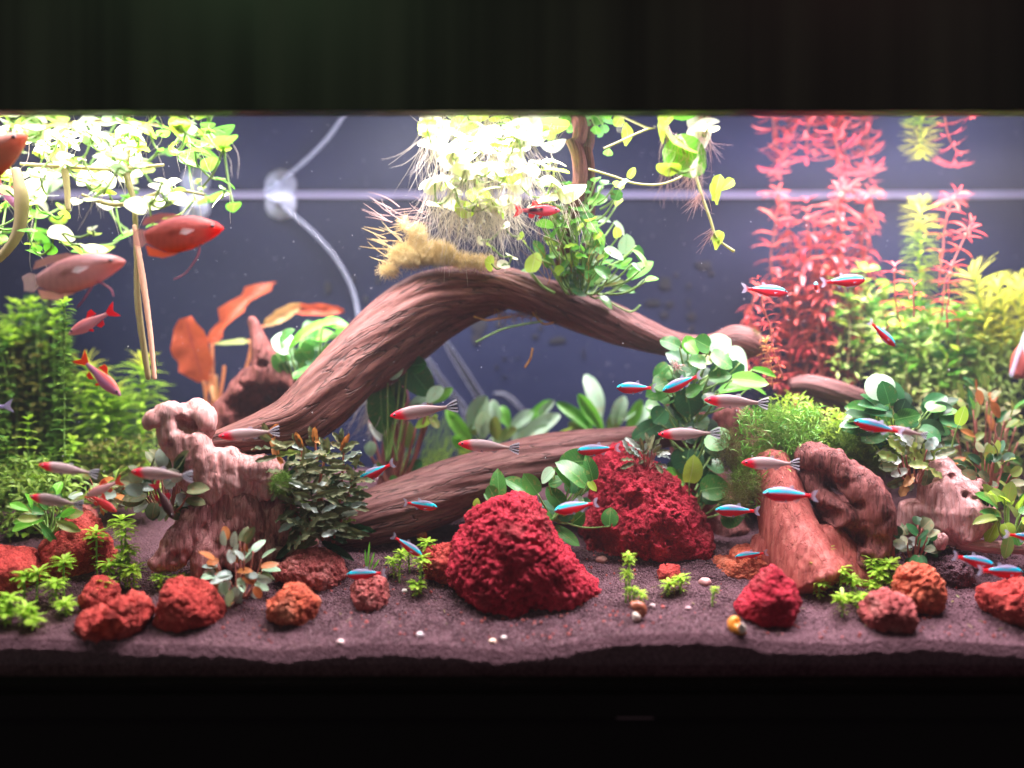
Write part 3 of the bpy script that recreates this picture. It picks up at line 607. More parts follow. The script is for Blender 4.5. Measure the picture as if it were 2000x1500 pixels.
# ================================================================== PLANTS
# leaf blades: a handful of shared meshes per shape and material
def leaf_mesh(kind, mat, var):
    r = np.random.default_rng(abs(hash((kind, var))) % 1000 if False else (sum(map(ord, kind))*7+var*13) % 997)
    nl, nw = 8, 4
    t = np.linspace(0, 1, nl+1); u = np.linspace(-1, 1, nw+1)
    w = {'ovate': (np.clip(t+.06, 0, 1)**.42)*(1-t**1.7)**.75*1.12, 'lance': np.clip(t, .03, 1)**.75*(1-t*.985)**.62*1.75, 'round': np.sqrt(np.clip(1-(2*t-1)**2, .03, 1)),
         'spoon': (np.clip(t, .05, 1)**.8)*(1-t**3.2)**.6*1.18, 'wavy': np.clip(t, .03, 1)**.5*(1-t*.985)**.5*1.45, 'strap': np.clip(t, .05, 1)**.35*(1-t**3)**.7}[kind]
    w = w/w.max()
    curl = r.uniform(-.25, .9); fold = r.uniform(.06, .26); sk = r.uniform(-.18, .18); cup = r.uniform(-.1, .15)
    wav = {'wavy': .16, 'lance': .03}.get(kind, .03); ph = r.uniform(0, 6)
    T, U = np.meshgrid(t, u, indexing='ij'); Wd = w[:, None]
    a = curl*t
    yc = np.where(np.abs(a) > 1e-3, np.sin(a)/np.where(np.abs(a) > 1e-3, a, 1), 1)*t; zc = -np.where(np.abs(a) > 1e-3, (1-np.cos(a))/np.where(np.abs(a) > 1e-3, a, 1), 0)*t
    X = .5*U*Wd*(1+ (.10*np.sin(T*19+ph) if kind == 'wavy' else 0))+sk*T*T*.5; Y = yc[:, None]+0*U; Z = zc[:, None]+np.abs(U)*fold*Wd*.5+wav*np.sin(T*(17 if kind == 'wavy' else 8)+ph+U*1.2)*np.abs(U)**1.5*.5+cup*U*U*np.sin(np.pi*T)*.4
    V = np.stack([X, Y, Z], -1).reshape(-1, 3); c1 = nw+1
    F = np.array([[i*c1+j, i*c1+j+1, (i+1)*c1+j+1, (i+1)*c1+j] for i in range(nl) for j in range(nw)])
    uv = np.stack([(U*.5+.5).ravel(), T.ravel()], 1)
    return mesh('leaf_%s' % kind, V, F, mat, uv=uv)
_lm = {}
def leaf(root, kind, mat, base, tip, width, face=.5, roll=0.0, name='leaf', var=None, label=None):
    var = random.randrange(5) if var is None else var
    key = (kind, mat.name, var)
    if key not in _lm: _lm[key] = leaf_mesh(kind, mat, var)
    b = Vector(base); y = Vector(tip)-b; L = y.length; y.normalize()
    n = Vector((0, -1, 0))*face+Vector((0, 0, 1))*(1-face)+Vector((random.uniform(-.25, .25), random.uniform(-.15, .15), random.uniform(-.15, .15)))
    n = n-y*n.dot(y)
    if n.length < .05: n = Vector((1, 0, .2))-y*y.x
    n.normalize(); n = Matrix.Rotation(roll, 3, y) @ n; x = y.cross(n)
    o = bpy.data.objects.new(name, _lm[key]); COL.objects.link(o); o.parent = root
    M = Matrix(((x.x*width, y.x*L, n.x*L, 0), (x.y*width, y.y*L, n.y*L, 0), (x.z*width, y.z*L, n.z*L, 0), (0, 0, 0, 1)))
    o.matrix_basis = Matrix.Translation(b-root.location) @ M
    if label: o['label'] = label
    return o
GREEN = leaf_mat('leaf_anubias', (.030, .150, .030), (.090, .30, .050), (.16, .38, .10), .28, .33, .45, spot=(.30, .26, .08))
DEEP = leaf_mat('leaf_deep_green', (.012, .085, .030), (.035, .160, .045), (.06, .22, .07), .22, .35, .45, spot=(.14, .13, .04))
BRIGHT = leaf_mat('leaf_bright', (.10, .42, .035), (.22, .55, .06), (.35, .65, .15), .40, .35, .4)
PALE = leaf_mat('leaf_pale_silvery', (.30, .50, .33), (.48, .66, .48), (.25, .50, .28), .30, .30, .5, spot=(.45, .42, .2))
OLIVE = leaf_mat('leaf_olive', (.12, .20, .04), (.24, .30, .07), (.30, .25, .10), .35, .4, spot=(.3, .14, .05))
LIME = leaf_mat('leaf_lime', (.36, .62, .05), (.55, .72, .10), (.60, .75, .25), .45, .4)
OVERLIT = leaf_mat('leaf_floating', (.72, .78, .58), (.84, .86, .74), (.7, .8, .5), .5, .35)  # whiteness of the overlit leaves is put into this pale colour
ORANGE = leaf_mat('leaf_lotus_orange', (.50, .080, .035), (.62, .15, .06), (.40, .06, .05), .42, .4, spot=(.34, .05, .03))
PEACH = leaf_mat('leaf_peach', (.62, .30, .12), (.66, .42, .18), (.5, .2, .1), .42, .4)
BUCE = leaf_mat('leaf_dark_bush', (.045, .075, .032), (.19, .20, .10), (.26, .18, .10), .15, .55, .3, spot=(.24, .12, .05))
BUCE_NEW = leaf_mat('leaf_brown_shoot', (.34, .085, .03), (.46, .19, .05), (.5, .2, .08), .3, .38)
SILVER = leaf_mat('leaf_silver', (.22, .30, .27), (.50, .55, .50), (.3, .33, .3), .2, .3, .55, spot=(.3, .22, .14))
DARK_GREEN = leaf_mat('leaf_dark_green', (.010, .040, .020), (.030, .085, .030), (.05, .12, .05), .2, .4, .4)  # darkest of the leaf greens
F_GREEN = leaf_mat('foliage_green', (.05, .17, .03), (.24, .38, .06), None, .35, .45)
F_LIME = leaf_mat('foliage_lime', (.26, .48, .04), (.50, .66, .10), None, .42, .45)
F_YEL = leaf_mat('foliage_yellow', (.45, .50, .06), (.70, .70, .14), None, .42, .45)
F_RED = leaf_mat('foliage_red', (.32, .028, .040), (.56, .11, .09), None, .42, .42)
F_DEEPRED = leaf_mat('foliage_deep_red', (.22, .020, .030), (.46, .08, .07), None, .38, .45)
F_PINK = leaf_mat('foliage_pink_tops', (.50, .035, .07), (.72, .20, .18), None, .42, .42)
F_BROWN = leaf_mat('foliage_brown_green', (.10, .12, .03), (.26, .22, .06), None, .35, .45)
F_MOSS = leaf_mat('moss_green', (.10, .22, .03), (.28, .42, .07), None, .3, .6)
F_CREAM = leaf_mat('moss_cream', (.66, .50, .22), (.84, .72, .42), None, .35, .6)
STEM_G = simple('stem_green', (.20, .34, .08), .5); STEM_R = simple('stem_reddish', (.30, .09, .07), .5)
STEM_T = leaf_mat('stem_tan', (.30, .25, .13), (.44, .36, .20), None, .3, .45)
STEM_PK = leaf_mat('stem_pinkish', (.62, .30, .22), (.66, .42, .32), None, .3, .45)
ROOT_W = leaf_mat('root_white', (.78, .68, .60), (.86, .80, .74), None, .35, .5)
ROOT_PK = leaf_mat('root_pink', (.62, .38, .38), (.75, .60, .58), None, .35, .5)
ROOT_O = leaf_mat('root_orange', (.45, .16, .04), (.62, .42, .10), None, .3, .5)
MN = {'g': GREEN, 'd': DEEP, 'b': BRIGHT, 'p': PALE, 'o': OLIVE, 'l': LIME, 'w': OVERLIT, 'r': ORANGE, 'e': PEACH, 'k': BUCE, 'n': BUCE_NEW, 's': SILVER, 'x': DARK_GREEN}
def petioles(root, segs, rad, mat, name='stems'):
    m = MB()
    for a, b in segs:
        a, b = Vector(a), Vector(b); mid = (a+b)/2+Vector((0, .003, (b-a).length*-.10))
        m.add(*tube([a, mid, b], [rad*1.15, rad, rad*.8], 6, 7))
    if m.V: return child(name, *m.get(), mat, root, kind='stuff')
def plant(label, cat, y, origin, leaves, kind='ovate', stem=STEM_G, stem_r=.0011, face=.5, group=None, name='plant', dy=.02, hub=None, wf=1.22):
    """leaves: (base x, base y, tip x, tip y, width, material letter[, leaf shape]) in photo pixels, each set at its own depth"""
    o = P(*origin, y); root = thing(name, label, cat, o, group); segs = []
    for L in leaves:
        bx, by, tx, ty, wd, ml = L[:6]; kd = L[6] if len(L) > 6 else kind
        yy = y+(random.uniform(-dy, dy)); y2 = yy+random.uniform(-.012, .006)
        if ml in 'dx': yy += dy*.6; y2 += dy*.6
        b, t_ = P(bx, by, yy), P(tx, ty, y2)
        f = face+random.uniform(-.2, .2)
        leaf(root, kd, MN[ml], b, t_, wd*S(yy)*wf, f)
        segs.append((o+Vector((random.uniform(-.008, .008), random.uniform(-.004, .004), 0)), b) if hub is None else (P(*hub(bx, by), y), b))
    petioles(root, segs, stem_r, stem); return root
# --- green plant behind the arch
plant('bright green broad-leaved plant growing behind the rising arch', 'aquatic plant', .225, (600, 780), [
    (572, 676, 530, 662, 42, 'p'), (566, 682, 642, 606, 26, 'b', 'lance'), (586, 672, 656, 646, 42, 'b'), (630, 632, 688, 630, 26, 'b'), (655, 655, 684, 636, 18, 'b'), (622, 697, 656, 668, 26, 'b'),  # first leaf is pale: its lit gloss is put into the colour
    (540, 690, 562, 730, 34, 'g'), (562, 690, 604, 714, 40, 'g'), (590, 692, 624, 668, 34, 'g'), (572, 736, 622, 714, 24, 'g'), (538, 712, 568, 738, 26, 'g'), (584, 678, 606, 706, 36, 'g'), (640, 660, 672, 648, 30, 'g'),
    (560, 720, 545, 760, 30, 'd'), (590, 730, 640, 750, 34, 'd'), (600, 700, 650, 712, 34, 'd'), (575, 745, 600, 775, 30, 'd'), (548, 668, 572, 640, 26, 'g'), (610, 660, 600, 624, 26, 'g'), (560, 700, 530, 712, 22, 'g')], face=.55)
# --- big leaves under the arch
r_ = plant('large dark oval leaves hanging under the arch beside a driftwood leg', 'aquatic plant', .195, (765, 900), [
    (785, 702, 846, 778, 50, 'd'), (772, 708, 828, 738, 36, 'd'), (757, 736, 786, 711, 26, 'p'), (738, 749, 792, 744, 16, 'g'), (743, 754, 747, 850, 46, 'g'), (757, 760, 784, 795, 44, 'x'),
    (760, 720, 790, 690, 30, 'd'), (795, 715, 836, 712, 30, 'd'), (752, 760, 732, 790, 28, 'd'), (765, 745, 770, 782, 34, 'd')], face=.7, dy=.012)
plant('slim crypt plant with olive and pale leaves on reddish stems', 'aquatic plant', .22, (775, 965), [
    (798, 797, 840, 768, 20, 'p'), (836, 787, 860, 750, 24, 'p'), (844, 787, 884, 758, 16, 'b'), (797, 822, 795, 875, 28, 'o'), (812, 836, 852, 806, 18, 'l'), (768, 830, 772, 805, 18, 'p'), (725, 892, 722, 860, 20, 'p'),
    (722, 823, 744, 862, 14, 's'), (795, 927, 818, 898, 24, 'd'), (768, 945, 770, 928, 14, 'g'), (840, 812, 856, 838, 14, 'o'), (735, 900, 742, 930, 16, 'g')], kind='lance', stem=STEM_R, stem_r=.0019, face=.7)
# --- rosettes behind the log
plant('rosette of silvery and green lance leaves behind the middle of the log', 'aquatic plant', .262, (962, 885), [
    (926, 872, 868, 800, 28, 'b'), (912, 850, 878, 808, 24, 'b'), (916, 840, 950, 774, 40, 'p'), (944, 856, 944, 800, 34, 'p'), (975, 828, 958, 780, 24, 'p'), (994, 834, 976, 788, 24, 'b'), (970, 860, 967, 812, 24, 'o'),
    (970, 862, 1010, 838, 28, 'o'), (994, 840, 1042, 802, 26, 'p'), (1024, 828, 1078, 774, 18, 'b'), (1050, 815, 1082, 782, 17, 'p'), (1010, 866, 1090, 802, 34, 'p'), (1030, 862, 1072, 832, 26, 'p'), (896, 884, 922, 870, 22, 'l'),
    (950, 868, 990, 855, 24, 'p'), (930, 850, 920, 830, 16, 'o'), (905, 878, 885, 850, 20, 'b'), (1000, 862, 1030, 840, 26, 'p'), (1072, 858, 1132, 830, 6, 'p'), (1070, 856, 1120, 834, 5, 'l')], kind='lance', face=.75, dy=.012, wf=1.02)
plant('rosette of upright silvery leaves behind the right end of the log', 'aquatic plant', .268, (1180, 862), [
    (1160, 842, 1091, 783, 26, 'b'), (1154, 846, 1131, 800, 22, 'b'), (1178, 842, 1129, 770, 26, 'b'), (1174, 815, 1149, 729, 34, 'p'), (1186, 845, 1215, 792, 24, 'b'), (1198, 830, 1218, 773, 28, 'p'), (1226, 840, 1254, 782, 24, 'b'),
    (1216, 822, 1240, 799, 12, 'p'), (1242, 836, 1266, 788, 26, 'p'), (1150, 850, 1110, 826, 20, 'o'), (1205, 850, 1190, 815, 22, 'o'), (1262, 846, 1284, 806, 22, 'b')], kind='lance', face=.75, dy=.012, wf=1.02)
# --- centre small plant on the rock
plant('small round-leaved green plant creeping between the two crimson rocks', 'aquatic plant', .125, (1085, 1015), [
    (976, 978, 969, 914, 28, 'g'), (966, 972, 953, 948, 22, 'g'), (968, 984, 950, 962, 22, 'g'), (1028, 960, 988, 930, 26, 'g'), (1050, 964, 1022, 924, 28, 'g'), (1008, 975, 1042, 972, 16, 'g'), (1082, 917, 1054, 942, 24, 'p'),
    (1152, 900, 1090, 903, 42, 'g'), (1144, 946, 1096, 893, 44, 'g'), (1158, 938, 1148, 890, 24, 'g'), (1112, 952, 1078, 914, 20, 'g'), (1116, 964, 1118, 928, 26, 'd'), (1100, 990, 1069, 948, 28, 'g'), (1104, 1012, 1056, 978, 30, 'd'),
    (1072, 945, 1102, 938, 26, 'g'), (1140, 976, 1108, 992, 24, 'p'), (1118, 1022, 1144, 1000, 26, 'g'), (1190, 1028, 1193, 990, 28, 'g'), (1082, 1030, 1134, 1064, 22, 'g'), (930, 992, 932, 974, 13, 'l'), (914, 1012, 929, 992, 15, 'g'),
    (1150, 940, 1164, 958, 12, 'l'), (1128, 960, 1152, 950, 22, 'g'), (1130, 985, 1154, 978, 22, 'd'), (1090, 1000, 1120, 1012, 24, 'd'), (1080, 1012, 1062, 1000, 18, 'g'), (1020, 985, 1000, 960, 20, 'd'), (1140, 930, 1125, 905, 22, 'g')], face=.6, dy=.012)
# --- right-hand leafy tower
RL = [(1327, 678, 1290, 658, 22, 'g'), (1342, 668, 1364, 690, 22, 'b'), (1386, 678, 1354, 662, 26, 'g'), (1386, 682, 1428, 660, 32, 'p'), (1356, 732, 1308, 682, 48, 'd'), (1424, 688, 1468, 720, 40, 'p'), (1390, 690, 1434, 716, 30, 'g'),
    (1366, 706, 1396, 697, 18, 'o'), (1436, 726, 1386, 730, 38, 'd'), (1306, 714, 1270, 738, 26, 'g'), (1314, 730, 1352, 728, 20, 'p'), (1304, 746, 1276, 754, 30, 'g'), (1384, 738, 1434, 730, 18, 'g'), (1430, 740, 1508, 743, 24, 'b'),
    (1406, 768, 1470, 744, 20, 'b'), (1466, 754, 1500, 768, 14, 'b'), (1470, 722, 1522, 732, 11, 'b'), (1402, 745, 1437, 738, 18, 'l'), (1340, 758, 1352, 818, 40, 'd'), (1340, 768, 1372, 760, 22, 'g'), (1290, 778, 1326, 782, 22, 'g'),
    (1262, 796, 1304, 800, 32, 'g'), (1322, 820, 1352, 812, 44, 'd'), (1382, 832, 1348, 814, 28, 'p'), (1290, 826, 1231, 857, 26, 'd'), (1290, 826, 1326, 840, 26, 'd'), (1384, 848, 1424, 870, 42, 'g'), (1346, 876, 1337, 930, 44, 'd'),
    (1380, 902, 1418, 917, 38, 'd'), (1346, 942, 1361, 892, 28, 'l'), (1336, 942, 1283, 918, 26, 'b'), (1316, 950, 1274, 938, 30, 'd'), (1370, 958, 1428, 944, 36, 'g'), (1386, 918, 1370, 948, 42, 'd'), (1328, 988, 1377, 984, 36, 'g'),
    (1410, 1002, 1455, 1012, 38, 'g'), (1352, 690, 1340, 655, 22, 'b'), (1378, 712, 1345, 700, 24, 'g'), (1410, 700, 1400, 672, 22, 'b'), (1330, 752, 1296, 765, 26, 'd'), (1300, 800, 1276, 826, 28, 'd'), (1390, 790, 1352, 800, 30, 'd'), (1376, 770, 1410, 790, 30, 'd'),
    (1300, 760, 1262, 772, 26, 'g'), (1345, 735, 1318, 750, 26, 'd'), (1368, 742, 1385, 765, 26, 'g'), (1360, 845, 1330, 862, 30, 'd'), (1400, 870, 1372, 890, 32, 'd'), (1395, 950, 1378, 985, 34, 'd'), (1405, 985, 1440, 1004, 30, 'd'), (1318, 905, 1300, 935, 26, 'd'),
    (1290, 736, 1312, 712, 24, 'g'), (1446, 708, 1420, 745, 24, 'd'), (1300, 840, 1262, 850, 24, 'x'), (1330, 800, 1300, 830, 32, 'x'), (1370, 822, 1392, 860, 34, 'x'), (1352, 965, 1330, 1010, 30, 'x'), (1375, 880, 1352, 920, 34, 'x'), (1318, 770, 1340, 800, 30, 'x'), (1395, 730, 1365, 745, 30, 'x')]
plant('tall tower of rounded green leaves at the right end of the arch', 'aquatic plant', .165, (1352, 1000), RL, face=.62, dy=.022, hub=lambda x, y: (1350+(x-1350)*.25, min(1010, y+55)), wf=1.5)
# --- leafy plant on top of the arch
TL = [(1038, 532, 1046, 490, 28, 'l'), (1050, 433, 1080, 449, 24, 'b'), (1074, 468, 1088, 444, 22, 'b'), (1100, 384, 1113, 352, 16, 'b'), (1108, 376, 1144, 384, 22, 'g'), (1150, 396, 1187, 379, 24, 'b'), (1108, 396, 1152, 406, 24, 'g'), (1108, 434, 1140, 426, 20, 'b'),
    (1124, 433, 1147, 465, 18, 'b'), (1150, 432, 1193, 427, 18, 'p'), (1160, 446, 1185, 484, 18, 'b'), (1201, 432, 1222, 458, 10, 'p'), (1222, 496, 1224, 455, 25, 'p'), (1183, 484, 1218, 511, 15, 'p'), (1243, 480, 1258, 514, 13, 'g'), (1260, 520, 1240, 478, 13, 'b'),
    (1228, 544, 1278, 503, 22, 'b'), (1262, 549, 1287, 540, 14, 'b'), (1247, 557, 1264, 543, 25, 'p'), (1199, 516, 1233, 528, 24, 'g'), (1234, 515, 1254, 528, 11, 'p'), (1162, 556, 1137, 507, 30, 'g'), (1150, 574, 1115, 544, 38, 'd'), (1130, 514, 1104, 496, 30, 'l'),
    (1118, 532, 1095, 583, 28, 'd'), (1092, 537, 1107, 516, 26, 'd'), (1170, 581, 1200, 601, 22, 'g'), (1204, 561, 1240, 574, 18, 'g'), (1174, 547, 1212, 541, 16, 'p'), (1170, 520, 1200, 500, 16, 'g'), (1060, 500, 1040, 470, 20, 'g'), (1180, 560, 1222, 552, 18, 'o'), (1075, 520, 1060, 500, 24, 'g'),
    (1158, 470, 1178, 500, 18, 'g'), (1120, 545, 1085, 560, 24, 'd'), (1190, 540, 1165, 520, 20, 'g'), (1210, 520, 1232, 500, 16, 'b')]
rr_ = random.Random(5)
for k in range(95):
    x, y = rr_.gauss(1120, 40), rr_.uniform(352, 540); a = rr_.uniform(0, 6.28); l_ = rr_.uniform(15, 27)
    TL.append((x, y, x+math.cos(a)*l_, y-abs(math.sin(a))*l_*.8, rr_.uniform(11, 20), rr_.choice('bggbgllo'), rr_.choice(['ovate', 'wavy', 'spoon'])))
plant('bushy bright green plant rooted on top of the arch', 'aquatic plant', .165, (1125, 560), TL, face=.5, dy=.02, hub=lambda x, y: (1130+(x-1130)*.5, min(575, y+40)), wf=1.35)
def fuzz(name, label, cat, V, F, a, mat, group=None, kind=None):
    c = V.mean(0); o = link(name, mesh(name, V-c, F, mat, attrs={'rnd': ('FLOAT', a)}), loc=c, kind=kind)
    return tag(o, label, cat, group)
def PP(xs, ys, yd): yd = np.asarray(yd, float); ys = np.asarray(ys, float); s = S(yd); return np.stack([(np.asarray(xs)-1000)*s, yd+0*np.asarray(xs), (750-np.asarray(ys))*s], 1)
def rn(n, a, b): return rng.uniform(a, b, n)
# loose sprigs, orange shoots and blades on the arch plant
V, F, a = strands(PP(rn(26, 1060, 1180), rn(26, 500, 560), rn(26, .15, .18)), np.stack([rn(26, -.6, .6), rn(26, -.3, .1), rn(26, .4, 1.2)], 1), rn(26, .02, .06), .0009, 6, .5)
fuzz('runner_stems', 'thin orange and tan runners rising through the arch plant', 'plant runners', V, F, a, ROOT_O)
# --- lotus behind the knob
o = thing('red_lotus', 'orange-red plant with large waxy leaves behind the dark knob', 'aquatic plant', P(400, 880, .29))
leaf(o, 'wavy', ORANGE, P(398, 745, .285), P(356, 622, .27), 78*S(.28), .95, var=1); leaf(o, 'wavy', ORANGE, P(414, 672, .285), P(508, 518, .28), 36*S(.28), .9, var=2)
leaf(o, 'wavy', PEACH, P(518, 634, .28), P(592, 596, .275), 26*S(.28), .8, var=3); leaf(o, 'wavy', ORANGE, P(566, 606, .277), P(672, 606, .27), 24*S(.28), .8, var=4)
leaf(o, 'spoon', OLIVE, P(418, 672, .27), P(484, 662, .265), 16*S(.27), .6); leaf(o, 'lance', PEACH, P(425, 790, .28), P(412, 728, .28), 18*S(.28), .9)
m = MB()
for pts in ([(400, 880), (404, 800), (398, 745)], [(404, 880), (415, 770), (414, 672)], [(412, 870), (425, 800), (436, 735), (438, 715)], [(470, 760), (486, 700), (498, 655), (516, 636)], [(484, 664), (494, 680), (496, 705)], [(398, 850), (402, 780), (412, 730)]):
    m.add(*tube([P(x, y, .285) for x, y in pts], .0022, 8))
child('stems', *m.get(), leaf_mat('stem_lotus', (.45, .13, .06), (.60, .25, .10), None, .3), o)
# --- dark bush in front of the log
o = thing('dark_bush', 'dense dark bush of small ruffled leaves in front of the log', 'aquatic plant', P(622, 1060, .115))
rr_ = random.Random(9)
stems = []
for (sx, sy, tx, ty) in ((600, 1050, 525, 850), (620, 1050, 590, 868), (640, 1050, 615, 860), (650, 1050, 672, 865), (630, 1055, 640, 880), (600, 1060, 560, 930), (650, 1060, 690, 930)):
    y0 = .115+rr_.uniform(-.012, .012); bend = rr_.uniform(-14, 14)
    stems.append([P(sx+(tx-sx)*q+bend*math.sin(q*3.1), sy+(ty-sy)*q, y0) for q in (0, .25, .5, .75, 1)])
    for q in np.arange(.12, 1.0, .075):
        for sd in (-1, 1):
            x = sx+(tx-sx)*q; y = sy+(ty-sy)*q; l_ = rr_.uniform(28, 54)*(1.15-.35*q); an = rr_.uniform(-.5, .75)-(1-q)*.35
            yy = y0+rr_.uniform(-.028, .02)
            leaf(o, 'wavy', BUCE if rr_.random() > .12 else SILVER if rr_.random() > .5 else OLIVE, P(x, y, yy), P(x+sd*math.cos(an)*l_, y-math.sin(an)*l_, yy-.012), rr_.uniform(10, 15)*S(.11), rr_.uniform(.35, .95))
    for k in range(2 if tx < 680 else 1):
        an = rr_.uniform(.9, 2.3); leaf(o, 'wavy', BUCE_NEW if (k == 0 and tx in (525, 615, 590)) else BUCE, P(tx, ty+6, y0-.01), P(tx+math.cos(an)*30, ty-math.sin(an)*26, y0-.02), 12*S(.11), .8)
leaf(o, 'wavy', BUCE_NEW, P(552, 905, .10), P(519, 848, .095), 15*S(.1), .9); leaf(o, 'wavy', BUCE_NEW, P(665, 880, .10), P(683, 846, .095), 11*S(.1), .9); leaf(o, 'wavy', BUCE_NEW, P(645, 870, .10), P(615, 856, .095), 12*S(.1), .7)
for k in range(46):
    a = rr_.uniform(0, 6.28); x = rr_.gauss(618, 40); y = rr_.gauss(985, 45); l_ = rr_.uniform(36, 62); an = math.atan2(-(y-1000), x-620)*.6+a*.15
    leaf(o, 'wavy', rr_.choice([BUCE, BUCE, DARK_GREEN]), P(x, y, rr_.uniform(.085, .13)), P(x+math.cos(an)*l_*(1 if x > 620 else -1), y-math.sin(an)*l_*.6+8, rr_.uniform(.08, .11)), rr_.uniform(12, 17)*S(.11), rr_.uniform(.5, 1))
m = MB()
for k, p in enumerate(stems): m.add(*tube(p, [.0022, .002, .0018, .0015, .0012], 7))
child('stems', *m.get(), simple('stem_bush', (.26, .07, .035), .5), o)
# --- silvery small plants (front left), the crinkled one on the right
def bushlet(label, cx, cy, rx, ry, y, n, mats, lw, ll, kind='ovate', face=.6, group=None, seed=1, stem=STEM_R, cat='aquatic plant', up=.2):
    r = random.Random(seed); o = thing('plant', label, cat, P(cx, cy+ry, y), group); segs = []
    for k in range(n):
        a = r.uniform(0, 6.283); q = math.sqrt(r.random()); x = cx+math.cos(a)*rx*q*.8; yy = cy+math.sin(a)*ry*q*.85; an = math.atan2(-(yy-cy)+ry*up, (x-cx)+r.gauss(0, rx*.3)); l_ = r.uniform(.75, 1.2)*ll
        yd = y+r.uniform(-.02, .02); b = P(x, yy, yd)
        leaf(o, kind, r.choice(mats), b, P(x+math.cos(an)*l_, yy-math.sin(an)*l_, yd+r.uniform(-.012, .006)), lw*r.uniform(.8, 1.2)*S(y), face+r.uniform(-.3, .3))
        if k % 2 == 0: segs.append((P(cx+(x-cx)*.3, cy+ry*.95, y), b))
    petioles(o, segs, .0010, stem); return o
bushlet('small silvery plant with white-edged leaves by the orange rock', 465, 1105, 62, 66, .055, 48, [SILVER, SILVER, PALE, BUCE, BUCE_NEW], 17, 30, seed=2)
bushlet('dark and silvery ruffled plant beneath the pale stump', 325, 952, 66, 52, .09, 52, [SILVER, BUCE, BUCE, DARK_GREEN], 24, 40, seed=3)
bushlet('grey-green ruffled tuft at the top of the broad crimson rock', 1262, 892, 42, 26, .15, 36, [BUCE, BUCE, SILVER], 9, 28, 'wavy', seed=4)
bushlet('beige crinkled plant with orange stems above the pink boulder', 1790, 900, 62, 46, .12, 46, [OLIVE, PEACH, SILVER, BUCE], 20, 36, 'wavy', seed=5)
bushlet('small dark plant with round leaves between the hollow root and the boulder', 1785, 1058, 42, 44, .09, 30, [DEEP, BUCE, SILVER, DARK_GREEN], 22, 26, seed=6)
bushlet('low green plant with two upright leaves behind the salmon rock', 92, 1005, 48, 40, .10, 22, [BRIGHT, GREEN, OLIVE], 18, 42, 'lance', seed=7, stem=STEM_G)
bushlet('dull grey-pink leaves behind the group of red fish', 200, 955, 60, 28, .13, 26, [SILVER, BUCE, BUCE_NEW, OLIVE], 20, 34, seed=8)
bushlet('dark green leafy clump over the mossy rise', 1760, 815, 105, 36, .15, 54, [DEEP, GREEN, DARK_GREEN, DEEP], 34, 46, seed=10, stem=STEM_G)
o = bushlet('yellow-green low foliage at the lower edge right of the boulder', 1975, 1000, 44, 60, .10, 26, [OLIVE, LIME, GREEN], 24, 38, seed=11, stem=STEM_G)
o = thing('plant', 'pale grey-green round leaf standing above the dark leafy clump', 'leaf', P(1715, 800, .14)); leaf(o, 'round', PALE, P(1722, 782, .14), P(1714, 728, .138), 72*S(.14), .9); petioles(o, [(P(1715, 830, .15), P(1722, 782, .14))], .0012, STEM_G)
o = thing('plant', 'vivid yellow-green young leaf on a thin stalk', 'leaf', P(1865, 870, .12)); leaf(o, 'ovate', LIME, P(1872, 830, .12), P(1886, 792, .118), 24*S(.12), .9); petioles(o, [(P(1858, 880, .13), P(1872, 830, .12))], .0011, STEM_G)
bushlet('brownish green stems and leaves crowding the far end of the tank', 1925, 850, 85, 120, .19, 80, [OLIVE, OLIVE, BUCE, DEEP, OLIVE, BUCE_NEW, GREEN], 16, 34, 'lance', seed=12)
bushlet('brown-green undergrowth in the shade below the boulder leaves', 1930, 930, 60, 60, .14, 44, [OLIVE, DARK_GREEN, DEEP, BUCE], 18, 30, seed=13)
# --- stem plants: every stem a thing (stem, foliage)
def stem_plant(label, cat, pts, nodes, ll, lw, whorl, mat, y, group=None, up=.5, stemm=STEM_G, prof='lance', sr=.0010, top=None, topmat=None, droop=.5, grow=1.0, name='stem_plant', seed=None, jit=.25, seg=4):
    C = spline(np.array([P(a, b, y)[:] for a, b in pts]), nodes); root = thing(name, label, cat, C[0], group)
    C[1:-1] += rng.normal(size=(nodes-2, 3))*.0007
    child('stem', *tube(C[::max(1, nodes//8)] if nodes > 9 else C, sr, 6), stemm, root)
    B, D, N, L = [], [], [], []
    T = np.gradient(C, axis=0); T /= np.linalg.norm(T, axis=1)[:, None]
    for k in range(1, nodes):
        q = k/(nodes-1); w_ = whorl; off = rng.uniform(0, 6.28)
        e1 = np.cross(T[k], [0, 1, .1]); e1 /= np.linalg.norm(e1); e2 = np.cross(T[k], e1)
        for j in range(w_):
            a_ = off+j*2*np.pi/w_+rng.normal()*jit; d = np.cos(a_)*e1+np.sin(a_)*e2; uu = up+rng.normal()*jit*.5+(.9*max(0, q-.85)/.15)
            B.append(C[k]+rng.normal(size=3)*.0004); D.append(d+T[k]*uu); N.append(T[k]-d*uu*.6); L.append(ll*S(y)*rng.uniform(.75, 1.15)*(1-(1-grow)*(1-q))*(1 if q < .93 else .7))
    B, D, N, L = map(np.array, (B, D, N, L)); nb = len(B); k1 = nb-(top or 0)
    V, F, a = blades(B[:k1], D[:k1], N[:k1], L[:k1], lw/ll*L[:k1]*1.0, seg, droop, .12, prof)
    child('foliage', V, F, mat, root, attrs={'rnd': ('FLOAT', a)}, kind='stuff')
    if top:
        V, F, a = blades(B[k1:], D[k1:], N[k1:], L[k1:], lw/ll*L[k1:], seg, droop, .12, prof); child('shoot_tip', V, F, topmat or mat, root, attrs={'rnd': ('FLOAT', a)}, kind='stuff')
    return root
